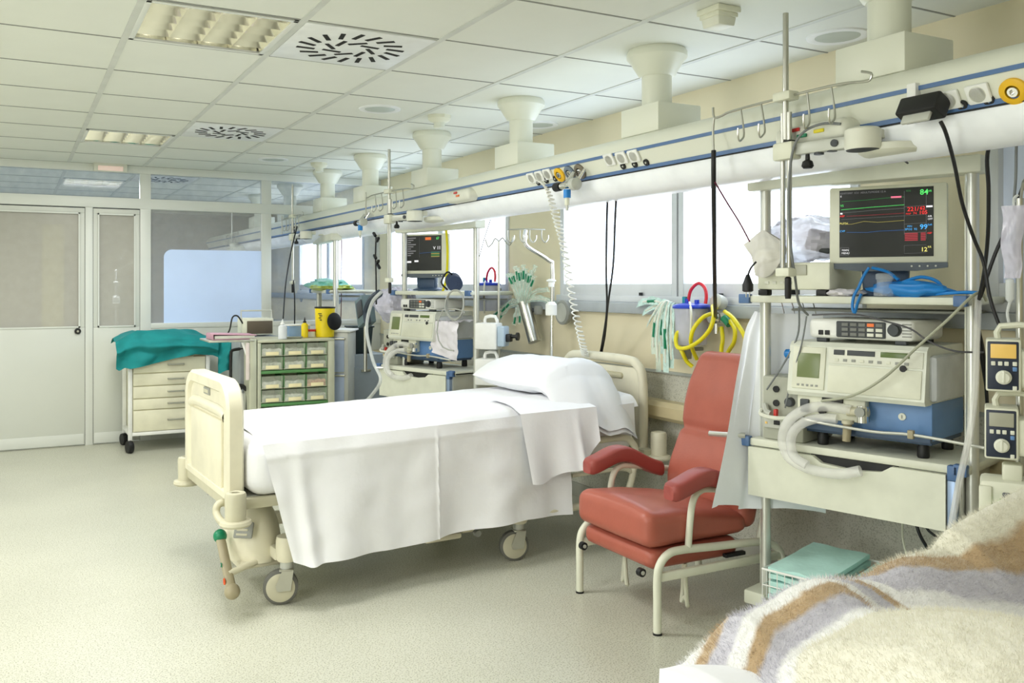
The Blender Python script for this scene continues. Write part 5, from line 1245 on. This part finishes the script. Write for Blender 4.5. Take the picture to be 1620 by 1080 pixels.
for lab, pts in (('yellow hose sweeping right from the wall outlets behind the gown', ((900, 285, 3.12), (960, 330, 3.08), (1020, 410, 3.06), (1070, 500, 3.06), (1090, 600, 3.08))), ('yellow hose curving down right of the wall outlets to behind the recliner', ((945, 365, 3.14), (985, 440, 3.1), (980, 540, 3.1), (940, 610, 3.12), (915, 660, 3.12))), ('yellow hose hanging straight down from the wall outlets', ((872, 420, 3.14), (882, 520, 3.12), (872, 600, 3.12), (868, 700, 3.12))),
        ('long looped yellow hose in front of the blue-lidded canister', ((830, 270, 3.12), (795, 240, 3.1), (805, 330, 3.0), (770, 440, 2.98), (690, 530, 2.98), (590, 590, 2.98), (505, 595, 2.98), (482, 540, 3.0), (490, 475, 3.02), (515, 452, 3.03))), ('yellow hose looping behind the canister front down to the recliner top', ((800, 300, 3.1), (720, 330, 3.04), (640, 420, 3.0), (610, 520, 3.0), (625, 610, 3.04), (660, 690, 3.08))), ('yellow hose end hanging left below the canister', ((500, 560, 3.06), (540, 640, 3.06), (575, 710, 3.08), (625, 755, 3.1)))):
    cable('yellow_hose', lab, [S5(*q) for q in pts], .0105, YELT, 'hose', 6, None, 10)
# ================================================================ CABLES
K = lambda *a: [W(x, y, X=X) for x, y, X in a]
BLK = mat('black_cable', (18, 18, 22), .45); GRC = mat('grey_cable', (120, 124, 126), .5)
cable('power_cable', 'black cable hanging from the beam to the bed head, nearer the spiral cord', K((962, 292, 2.52), (960, 350, 2.6), (959, 430, 2.8), (960, 490, 2.95), (953, 540, 3.05), (948, 566, 3.1)), .0055, BLK)
cable('power_cable', 'black cable hanging from the beam to the bed head, farther from the spiral cord', K((976, 291, 2.52), (973, 350, 2.6), (970, 420, 2.8), (962, 480, 2.95), (957, 530, 3.05), (950, 566, 3.1)), .0055, BLK)
cable('thick_cable', 'thick black cable hanging from the hook rail in front of the yellow hoses', K((1129, 238, 2.33), (1129, 280, 2.34), (1130, 380, 2.5), (1131, 470, 2.8), (1132, 502, 3.02)), .009, BLK)
cable('thin_cable', 'thin dark red cable slanting from the hook rail to the analyser box', K((1131, 288, 2.34), (1150, 320, 2.42), (1170, 352, 2.5), (1186, 382, 2.56)), .003, mat('maroon_cable', (96, 24, 52), .5))
t = thing('power_plug', 'black mains plug dangling at the left end of the upper shelf', 'plug', W(1183, 452, X=2.58))
b = B(); b.lathe([(.006, .045), (.012, .03), (.021, .005), (.021, -.02), (.015, -.024), (0, -.024)], BLK, n=18); b.obj('plug_body', t)
b = B(); b.tube([(0, 0, .04), (.006, -.01, .07), (.02, -.025, .095)], .004, BLK, 8, 3); b.obj('cord', t)
for s in (-1, 1): b = B(); b.cyl((.0, s * .009, -.022), (.0, s * .009, -.045), .0024, STEEL, n=8); b.obj('pin', t)
cable('power_cable', 'black twisted cable from the adapter down the right side of the near cart', K((1488, 192, 2.35), (1497, 212, 2.38), (1510, 260, 2.5), (1522, 320, 2.6), (1540, 375, 2.68), (1556, 415, 2.72), (1566, 470, 2.74), (1582, 518, 2.76)), .0055, BLK)
cable('power_cable', 'black cable hanging from under the beam right of the near cart', K((1575, 199, 2.55), (1562, 245, 2.6), (1564, 300, 2.66), (1563, 370, 2.74), (1557, 430, 2.8), (1546, 500, 2.9), (1556, 560, 3.0), (1562, 640, 3.1)), .006, BLK)
cable('power_cable', 'black cable slanting down left from the frame edge past the drip bag', K((1622, 285, 2.9), (1600, 345, 2.88), (1575, 400, 2.86), (1556, 455, 2.86), (1545, 495, 2.9), (1550, 545, 3.0), (1560, 610, 3.1)), .006, BLK)
cable('grey_cable', 'grey cable hanging from under the beam to the drip bag hook', K((1612, 192, 2.6), (1608, 230, 2.62), (1607, 280, 2.64), (1604, 318, 2.66)), .004, GRC)
cable('sensor_lead', 'grey lead dropping from the beam along the steel pole to the module below', K((1330, 196, 2.36), (1300, 196, 2.34), (1270, 210, 2.32), (1254, 240, 2.31), (1248, 300, 2.31), (1250, 380, 2.32), (1258, 440, 2.36), (1264, 480, 2.5), (1278, 498, 2.62)), .0045, GRC)
cable('sensor_lead', 'grey lead sagging from the beam control box to the cart top beam', K((1330, 197, 2.4), (1370, 215, 2.5), (1405, 235, 2.62), (1436, 258, 2.76)), .0035, mat('dark_grey_cable', (84, 84, 88), .5))
Lc = lambda *a: [cl_w(*q) for q in a]
def cl_w(px, py, ly):
    v = cl(px, py, ly); return Vector((CO[0], CO[1], 0)) + CE1 * v.x + CE2 * v.y + Vector((0, 0, v.z))
cable('sensor_lead', 'grey lead from the upper shelf down to the small grey box unit, left one', Lc((1264, 485, .05), (1262, 530, .0), (1240, 575, -.03), (1213, 616, -.02)), .0035, GRC)
cable('sensor_lead', 'grey lead from the upper shelf down to the small grey box unit, right one', Lc((1276, 500, .0), (1268, 545, -.03), (1252, 600, -.03), (1242, 645, -.02)), .003, GRC)
cable('monitoring_hose', 'grey hose running across the ventilator front up to the right shelf end', Lc((1300, 634, -.06), (1350, 625, -.09), (1400, 596, -.10), (1450, 550, -.10), (1500, 505, -.09), (1536, 470, -.05), (1552, 463, .0), (1560, 475, .04)), .005, mat('hose_grey', (168, 170, 150), .45), 'hose')
cable('sensor_lead', 'dark lead crossing the module front towards the stacked pumps', Lc((1285, 498, -.04), (1350, 497, -.06), (1400, 508, -.06), (1440, 520, -.05), (1470, 540, -.06), (1510, 555, -.05), (1556, 557, .0)), .0032, mat('dark_grey_cable', (84, 84, 88), .5))
cable('clear_hose', 'wide clear hose drooping from the right shelf end to the floor', Lc((1548, 470, -.02), (1545, 540, -.08), (1542, 620, -.1), (1533, 690, -.1), (1518, 760, -.1), (1503, 840, -.08), (1490, 890, -.02)), .0105, HOSE, 'hose')
cable('power_cable', 'black cable looping below the drawer of the near cart', Lc((1448, 822, .2), (1455, 845, .2), (1470, 870, .22), (1490, 890, .25)), .006, BLK)
cable('power_cable', 'short black cable arch under the right end of the near drawer', Lc((1462, 826, .15), (1470, 840, .15), (1490, 852, .15), (1510, 850, .2)), .005, BLK)
cable('pale_cable', 'pale cable hanging under the near cart drawer down to the floor', Lc((1428, 812, .25), (1428, 850, .25), (1436, 880, .25), (1450, 900, .3)), .004, mat('pale_cable', (200, 198, 180), .5))
cable('window_cord', 'thin dark cord hanging from the beam in front of the far window', K((783, 321, 2.7), (775, 350, 2.75), (764, 385, 2.8), (752, 430, 2.85)), .003, GRC, 'cord')
cable('power_cable', 'black cable from the far hooks hanging down to the plastic drawers, left one', K((470, 358, 2.2), (460, 400, 2.2), (452, 450, 2.15), (448, 503, 2.0)), .006, BLK)
cable('power_cable', 'black cable from the far hooks hanging down to the plastic drawers, right one', K((466, 358, 2.25), (463, 420, 2.25), (466, 470, 2.2), (466, 518, 2.1)), .006, BLK)
cable('red_cord', 'thin red cord in front of the farthest bright window', K((541, 360, 2.7), (540, 420, 2.75), (540, 470, 2.8), (539, 512, 2.85)), .004, mat('maroon_cable', (96, 24, 52), .5), 'cord')
t = thing('clamp_cluster', 'cluster of black clamps hanging on a cord left of the far infusion pole', 'clamps', W(595, 375, X=2.3))
b = B(); b.tube([(0, 0, .0), (0, .01, -.12), (0, .0, -.3), (0, -.005, -.48)], .006, BLK, 8, 3); b.obj('cord', t)
for k, (dy, dz) in enumerate(((.03, .02), (-.03, -.02), (.02, -.14), (-.03, -.18), (-.05, -.21))): b = B(); b.box((0, dy, dz), (.02, .05, .018), BLACK, .005, Matrix.Rotation(.6 * (-1) ** k, 4, 'X')); b.obj('clamp', t)
# ================================================================ FAR STORAGE: drawer trolley, teal drapes, bins
dx0, dx1, DY = .834, 1.475, 7.62
dt = thing('drawer_trolley', 'cream five-drawer trolley on black castors, under the teal drape', 'trolley', ((dx0 + dx1) / 2, DY + .22, 0))
def D(b, name, par=None): b.xf(Matrix.Translation((-(dx0 + dx1) / 2, -DY - .22, 0))); return b.obj(name, par or dt)
IVORY = mat('ivory_drawer', (230, 227, 202), .42)
b = B(); b.bb((dx0 + .03, DY + .015, .15), (dx1 - .03, DY + .44, .86), IVORY, .004); b.bb((dx0, DY, .135), (dx1, DY + .44, .165), WHITE, .004); D(b, 'carcass')
for x in (dx0 + .012, dx1 - .012):
    for y in (DY + .012, DY + .43):
        b = B(); b.bb((x - .016, y - .014, .1), (x + .016, y + .014, .88), WHITE, .004); o = D(b, 'corner_post')
        c_ = B(); c_.lathe([(0, -.02), (.048, -.02), (.05, -.012), (.05, .012), (.048, .02), (0, .02)], BLACK, (x - .005, y - .01, .05), (1, .3, 0), n=24); c_.cyl((x, y, .06), (x, y, .12), .014, BLACK); D(c_, 'caster', o)
zs = (.165, .344, .437, .540, .644, .778, .855)
for k in range(6):
    b = B(); b.bb((dx0 + .035, DY - .004, zs[k] + .004), (dx1 - .035, DY + .02, zs[k + 1] - .004), IVORY, .004); o = D(b, 'drawer')
    zc = (zs[k] + zs[k + 1]) / 2; h = B(); h.tube([(1.14, DY - .004, zc), (1.14, DY - .025, zc), (1.265, DY - .025, zc), (1.265, DY - .004, zc)], .007, STEEL, 8); D(h, 'handle', o)
    h = B(); h.bb((dx1 - .13, DY - .006, zs[k + 1] - .012), (dx1 - .035, DY - .002, zs[k + 1] - .004), REDP if k % 2 else TAUPE); D(h, 'red_tab', o)
TOPZ = ((.72, .93), (.80, .985), (.90, 1.03), (1.05, 1.02), (1.25, .995), (1.4, .98), (1.52, .945), (1.58, .90)); HEMZ = ((.72, .70), (.76, .675), (.80, .70), (.84, .69), (1.0, .72), (1.2, .765), (1.35, .79), (1.5, .775), (1.58, .74))
def drape(u, v):
    x = .735 + .835 * u
    zt, zh = lerp_tab(TOPZ, x), lerp_tab(HEMZ, x)
    if v < .45:
        q_ = v / .45; y = DY + .40 - .38 * q_; z = zt - .07 * (1 - q_) + .035 * math.sin(x * 9 + q_ * 4) * math.sin(PI * q_) - .035 * q_ ** 4
        return (x, y, z + .012 * nz(x * 8, q_ * 4))
    s = (v - .45) / .55; z = zt - .035 + (zh - zt + .035) * s
    y = DY + .02 - .07 * min(1, s * 2.5) - .02 * math.sin(x * 17 + s * 5) * s - .035 * abs(nz(x * 5, s * 3)) - .03 * math.exp(-((s - .35 - .25 * u) / .12) ** 2)
    return (x, y, z)
b = B(); b.grid(drape, 80, 60, TEAL); tag(b.obj('surgical_drape', None, 80), 'teal surgical drape bunched over the top of the cream drawer trolley', 'drape')
def drape2(u, v):
    tp, bt = W(346 + 51 * u, 541, Y=7.2), W(346 + 51 * u, 594 - 12 * u - 6 * abs(math.sin(u * 7)), Y=7.2)
    p_ = tp.lerp(bt, v); p_.y += .03 * math.sin(u * 13 + v * 2) + .02 * nz(u * 4, v * 4); return p_
b = B(); b.grid(drape2, 40, 30, TEAL); tag(b.obj('surgical_drape', None, 80), 'teal surgical drape hanging below the folding side shelf of the plastic drawers', 'drape')
# plastic drawer cabinet
QX0, QX1, QY = 1.585, 2.125, 6.4
bc = thing('plastic_drawer_cabinet', 'green framed cabinet of clear tilt bins with cream labels, behind the bed', 'cabinet', ((QX0 + QX1) / 2, QY + .2, 0))
def Q(b, name, par=None): b.xf(Matrix.Translation((-(QX0 + QX1) / 2, -QY - .2, 0))); return b.obj(name, par or bc)
ALC = mat('cabinet_aluminium', (206, 208, 186), .4, .3)
b = B(); b.bb((QX0 - .005, QY - .01, .945), (QX1 + .04, QY + .42, .965), ALC, .004); b.bb((QX0 - .005, QY - .012, .05), (QX0 + .02, QY + .42, .945), ALC, .003); b.bb((QX1 - .01, QY - .012, .05), (QX1 + .04, QY + .42, .945), ALC, .003); b.bb((QX0, QY + .40, .05), (QX1, QY + .42, .945), ALC); b.bb((QX0, QY, .05), (QX1, QY + .42, .08), ALC); Q(b, 'carcass')
for z in (.728, .488, .255):
    b = B(); b.bb((QX0 + .02, QY - .008, z - .011), (QX1 - .01, QY + .4, z + .011), GREENP, .003); Q(b, 'shelf_divider')
BINB = mat('bin_inner', (206, 208, 178), .6); CONT = [mat('bin_content_%s' % n, c, .7, var=.35, scale=45, bump=.6, bscale=50) for n, c in (('white', (244, 244, 238)), ('grey', (206, 208, 202)), ('peach', (240, 178, 154)), ('green', (226, 240, 224)))]
cw = (QX1 - QX0 - .03) / 3
rows = ((.845, .935), (.745, .838), (.605, .70), (.505, .598), (.37, .465), (.27, .362))
for r_, (z0, z1) in enumerate(rows):
    for c_ in range(3):
        xa = QX0 + .022 + c_ * cw; xb = xa + cw - .008
        b = B(); b.bb((xa, QY + .01, z0), (xa + .008, QY + .2, z1), GREENP); b.bb((xb - .008, QY + .01, z0), (xb, QY + .2, z1), GREENP); b.bb((xa, QY + .19, z0), (xb, QY + .2, z1), BINB); b.bb((xa, QY, z0), (xb, QY + .2, z0 + .005), BINB); o = Q(b, 'tilt_bin')
        f = B(); f.prism([(xa + .002, QY - .004, z0), (xa + .002, QY - .018, z1 - .004), (xa + .002, QY - .014, z1), (xa + .002, QY, z0 + .002)], (xb - xa - .004, 0, 0), BINF); Q(f, 'clear_front', o)
        f = B(); f.box(((xa + xb) / 2, QY - .014, z0 + .02), ((xb - xa) * .6, .003, .026), CARD, .001); Q(f, 'label_card', o)
        k = 2 if (r_, c_) == (2, 2) else (3 if c_ == 1 and r_ > 1 else (r_ + c_) % 2)
        f = B(); f.grid(lambda u, v: (xa + .01 + (xb - xa - .02) * u, QY + .03 + .14 * v, z0 + .045 + .018 * abs(nz(u * 4 + c_ * 3, v * 3, r_)) + .012 * nz(u * 9, v * 6, r_ + c_)), 12, 8, CONT[k]); f.grid(lambda u, v: (xa + .01 + (xb - xa - .02) * u, QY + .003 + .008 * abs(nz(u * 6, v * 4, r_ * 2 + c_)), z0 + .006 + (.044 + .02 * abs(nz(u * 4 + c_ * 3, 0, r_))) * v), 12, 6, CONT[k]); Q(f, 'contents', o)
for x in (QX0 + .03, QX1):
    for y in (QY + .03, QY + .38): b = B(); b.lathe([(0, -.015), (.026, -.012), (.026, .012), (0, .015)], BLACK, (x, y, .026), (1, 0, 0), n=16); Q(b, 'caster')
sa, sb = W(330, 536, Y=QY), W(408, 537, Y=QY)
b = B(); b.bb((sa.x, QY - .02, .958), (QX0 - .03, QY + .34, .972), mat('shelf_steel', (206, 206, 192), .3, .6), .003); sh = Q(b, 'side_shelf')
b = B(); b.bb((QX0 - .062, QY - .012, .03), (QX0 - .012, QY + .03, .98), ALC, .004); Q(b, 'side_post')
b = B(); b.tube([(sa.x + .24, QY, .955), (QX0 - .06, QY, .80)], .011, WHITE, 6); b.tube([(QX0 - .075, QY - .01, .95), (sa.x + .28, QY - .01, .89)], .008, STEEL, 6); b.bb((QX0 - .09, QY - .02, .68), (QX0 - .065, QY, .95), mat('pinkish_white', (240, 226, 222), .5), .003); Q(b, 'fold_bracket', sh)
zt = .966
t = thing('ring_binder', 'mauve ring binder lying on the folding side shelf', 'binder', (1.42, 6.52, .973)); b = B()
b.box((0, 0, .004), (.31, .25, .006), ROSE, .002); b.box((0, 0, .036), (.31, .25, .006), ROSE, .002, Matrix.Rotation(.04, 4, 'Y')); b.box((-.155, 0, .02), (.006, .25, .038), ROSE, .002); b.obj('cover', t); b = B(); b.box((.0, 0, .019), (.285, .235, .022), OFFW, .002); b.obj('pages', t)
o = W(404, 528, Y=7.0); t = thing('test_instrument', 'brown fronted instrument box with a carry handle, behind the mauve binder', 'medical device', (o.x, 7.0, .966)); b = B(); b.box((0, 0, .075), (.24, .2, .13), CREAM, .006); b.obj('case', t); b = B(); b.box((.01, -.103, .07), (.2, .008, .10), mat('brown_front', (92, 82, 68), .5), .003); b.obj('front', t); b = B(); b.tube([(-.12, -.05, .01), (-.125, -.05, .2), (.115, -.05, .2), (.12, -.05, .1)], .007, LGREY, 8); b.obj('carry_handle', t); b = B(); b.tube([(-.12, -.09, .1), (-.16, -.09, .16), (-.2, -.09, .15), (-.22, -.09, .06), (-.24, -.09, .02)], .006, BLACK, 8, 4); b.obj('cable', t)
b = B(); b.bb((o.x - .16, 6.84, .60), (o.x + .16, 7.14, .965), mat('stand_grey', (150, 156, 160), .5), .01); b.bb((o.x - .13, 6.86, .0), (o.x + .13, 7.12, .6), _M['stand_grey'], .01); tag(b.obj('instrument_stand'), 'grey stand under the brown fronted instrument box', 'stand')
def bottle(px, pyt, pyb, Y, m, cap, lab, tip):
    a, c = W(px, pyt, Y=Y), W(px, pyb, Y=Y); h = a.z - zt; r = .032 if tip else .026
    t = thing('squeeze_bottle', lab, 'bottle', (c.x, Y, zt)); b = B(); b.lathe([(0, 0), (r, .002), (r, h * .58), (r * .9, h * .66), (r * .4, h * .73), (r * .38, h * .76)], m, n=24); b.obj('bottle_body', t)
    b = B(); b.lathe([(r * .5, h * .74), (r * .5, h * .8), (r * .28, h * .83), (r * .1, h), (0, h)], cap, n=16); b.obj('nozzle_cap', t)
bottle(447, 505, 537, 6.43, clear('milky_bottle', (236, 240, 244), .85, .3), WHITE, 'milky white squeeze bottle with a pointed tip on the plastic drawer cabinet', 1)
bottle(482, 502, 528, 6.55, YEL, BLACK, 'small yellow bottle with black cap on the plastic drawer cabinet', 0)
o = W(492, 527, Y=6.6); t = thing('specimen_jar', 'white jar with red lid beside the small yellow bottle', 'jar', (o.x, 6.6, zt)); b = B(); b.lathe([(0, 0), (.036, .001), (.036, .045), (0, .046)], OFFW, n=24); b.obj('jar_body', t); b = B(); b.lathe([(.038, .044), (.038, .06), (0, .061)], REDP, n=24); b.obj('lid', t)
o = W(514, 527, Y=6.58); t = thing('sharps_bin', 'yellow sharps bin with a round black lid hanging open on its side', 'bin', (o.x, 6.58, zt)); b = B(); h = W(514, 485, Y=6.58).z - zt; b.lathe([(0, 0), (.07, .001), (.078, h - .01), (.07, h - .012), (.06, .02)], YEL, n=32); b.obj('bin_body', t); b = B(); b.lathe([(.08, h - .012), (.082, h - .002), (.074, h), (.07, h - .01)], BLACK, n=32); b.obj('rim', t); b = B(); b.lathe([(.066, 0), (.068, .006), (.06, .01), (0, .008)], BLACK, (.045, -.085, h * .52), (.35, -1, .1), n=32); b.obj('lid', t)
b = B()
for k in range(4): b.box((-.058 + .006 * (k % 2), -.0545 - .004 * (k % 2), h * (.78 - .07 * k)), (.024 - .004 * k, .012, .006), BLACK, 0, R(-45))
b.obj('printing', t)
t = thing('kidney_tray', 'shallow steel tray at the front edge of the plastic drawer cabinet', 'tray', (W(463, 534, Y=6.43).x, 6.46, zt)); b = B(); b.lathe([(0, 0), (.06, .001), (.075, .014), (.078, .014), (.062, .0)], STEEL, n=28); b.xf(Matrix.Diagonal((1.2, .5, 1, 1))); b.obj('dish', t)
o = W(470, 522, Y=6.7); t = thing('blue_tray', 'small pale blue plastic tray behind the squeeze bottle', 'tray', (o.x, 6.7, zt)); b = B(); b.box((0, 0, .045), (.17, .12, .09), clear('blue_plastic_tray', (120, 170, 220), .5, .2), .008); b.obj('tray_body', t); b = B(); b.box((0.0, 0, .092), (.18, .13, .01), WHITE, .003); b.obj('lid', t)
o = W(532, 560, Y=6.62); tr = thing('slim_trolley', 'slim pale blue sided trolley standing right of the plastic drawer cabinet', 'trolley', (2.27, 6.62, 0), R(-30))
PB = mat('pale_blue_panel', (186, 202, 232), .45)
b = B(); b.bb((-.07, -.05, .04), (.09, .30, 1.0), LGREY, .005); tcc = b.obj('carcass', tr)
for k in range(3): b = B(); b.bb((-.05, -.062, .12 + k * .285), (.06, -.045, .39 + k * .285), PB, .004); dd = b.obj('panel', tr); b = B(); b.bb((-.06, -.075, .37 + k * .285), (.07, -.05, .385 + k * .285), STEEL, .003); b.obj('handle', dd)
b = B(); b.bb((-.09, -.07, 1.0), (.11, .32, 1.015), WHITE, .003); b.obj('top', tr)
for x in (-.05, .07):
    for y in (-.03, .28): b = B(); b.cyl((x, y, 0), (x, y, .045), .014, BLACK); b.obj('foot', tr)
o = W(574, 600, Y=6.9); t = thing('grey_cabinet', 'low grey cabinet under the black bin, left of the far cart', 'cabinet', (o.x, 6.95, 0)); GC = mat('cabinet_grey', (140, 150, 156), .5)
b = B(); b.bb((-.17, -.16, .03), (.17, .16, .80), GC, .008); b.obj('carcass', t); b = B(); b.bb((-.16, -.172, .05), (.16, -.158, .70), GC, .006); dd = b.obj('door', t); b = B(); b.bb((-.06, -.185, .66), (.02, -.17, .68), STEEL, .003); b.obj('handle', dd); b = B(); b.bb((-.15, -.14, 0), (.15, .14, .03), BLACK); b.obj('plinth', t)
t = thing('waste_bin', 'black tapered waste bin standing on the low grey cabinet', 'bin', (o.x - .02, 6.93, .801)); b = B(); b.box((0, 0, .11), (.15, .15, .22), mat('bin_black_green', (22, 40, 42), .45), .01, taper=(1.22, 1.2)); b.obj('bin_body', t); b = B(); b.box((0, 0, .222), (.2, .19, .014), _M['bin_black_green'], .005); b.obj('rim', t)
# black handled stand behind the folding shelf
o = W(383, 640, Y=7.0); t = thing('floor_unit', 'low grey floor unit with black tube handle and cables below the teal drape', 'medical device', (o.x - .02, 6.6, 0)); b = B(); b.box((0, .3, .27), (.3, .26, .54), LGREY, .012); b.obj('case', t); b = B(); b.tube([(-.1, .25, .54), (-.1, .25, .82), (-.07, .25, .87), (.1, .25, .88)], .012, BLACK, 8, 3); b.obj('tube_handle', t)
b = B(); b.tube([(-.14, .15, .56), (-.05, .16, .6), (.02, .15, .56), (.08, .16, .62), (.14, .15, .57), (.1, .2, .6), (-.1, .2, .57)], .016, BLACK, 8, 5); b.obj('cable_heap', t); b = B(); b.tube([(.0, .15, .58), (.02, .13, .75), (.0, .13, .9)], .005, BLACK, 6, 4); b.tube([(.0, .15, .58), (-.01, .13, .4), (0, .13, .2), (.01, .13, .02)], .005, BLACK, 6, 4); b.obj('cable', t)
# things on the far cart and wall
o = W(510, 446, X=2.5); t = thing('folded_bags', 'mint and lime folded plastic bags on the shelf of the empty far cart', 'bags', Vector((2.53, 7.62, 1.326))); b = B(); b.grid(crumple((0, 0, .045), (.14, .3, .045), 2, .5), 36, 16, mat('mint_film', (150, 216, 206), .3, var=.2, scale=20), cu=True); b.obj('mint_bag', t); b = B(); b.grid(crumple((0, -.05, .02), (.17, .34, .028), 6, .4), 36, 12, mat('lime_film', (200, 212, 110), .4, var=.2, scale=20), cu=True); b.obj('lime_bag', t)
for px, py in ((477, 464), (477, 470.5), (505, 464), (505, 472), (537, 473)):
    o = W(px, py, X=XW); t = thing('wall_socket', 'round grey socket on the far window wall behind the plastic drawers', 'socket', o, 0, 'round sockets under the far window'); b = B(); b.lathe([(.055, 0), (.055, .01), (.04, .014), (0, .01)], GREYP, (0, 0, 0), (-1, 0, 0), n=20); b.obj('plate', t)
# ================================================================ LIGHT
def area(name, loc, size, power, col, rot=(0, 0, 0)):
    l = bpy.data.lights.new(name, 'AREA'); l.shape = 'RECTANGLE'; l.size, l.size_y = size; l.energy = power; l.color = col
    o = bpy.data.objects.new(name, l); COL.objects.link(o); o.location = loc; o.rotation_euler = rot
for x, y, p in ((-1.1, -.6, 20), (-1.1, 2.0, 28), (.72, .67, 10), (-1.1, 4.6, 36), (-2.6, 2.0, 22), (-2.6, 5.6, 26)):
    area('ceiling_lamp', (x, y, HC - .02), (.56, .56), p, (1, .99, .955))
area('side_fill_light', (XL + .06, 1.2, 1.55), (3.2, 1.1), 70, (.96, .98, 1), (0, R(-90), 0))  # fill light added for surfaces facing left; the left wall has no window
area('ceiling_lamp', (.717, 3.67, HC - .012), (.54, .54), 26, (1, .99, .955))
area('ceiling_lamp', (.717, 6.67, HC - .012), (.54, .54), 20, (1, .985, .95))
area('ceiling_lamp', (.717, 9.67, HC - .012), (.54, .54), 48, (.84, .91, 1))
area('ceiling_lamp', (-1.1, 10.9, HC - .02), (.56, .56), 34, (.95, .97, 1))  # unseen lamp added to brighten the dark room beyond the partition
wd = bpy.data.worlds.new('world'); SC.world = wd; wd.use_nodes = True
bg = wd.node_tree.nodes['Background']; bg.inputs['Color'].default_value = (.75, .82, 1, 1); bg.inputs['Strength'].default_value = .6
SC.view_settings.view_transform = 'Standard'; SC.view_settings.look = 'None'; SC.view_settings.exposure = 0.06; SC.view_settings.gamma = 1.0
SC.cycles.max_bounces = 10; SC.cycles.diffuse_bounces = 5; SC.cycles.transparent_max_bounces = 24; SC.cycles.glossy_bounces = 4
SC.cycles.caustics_reflective = False; SC.cycles.caustics_refractive = False
SC.cycles.use_denoising = True; SC.cycles.sample_clamp_indirect = 6
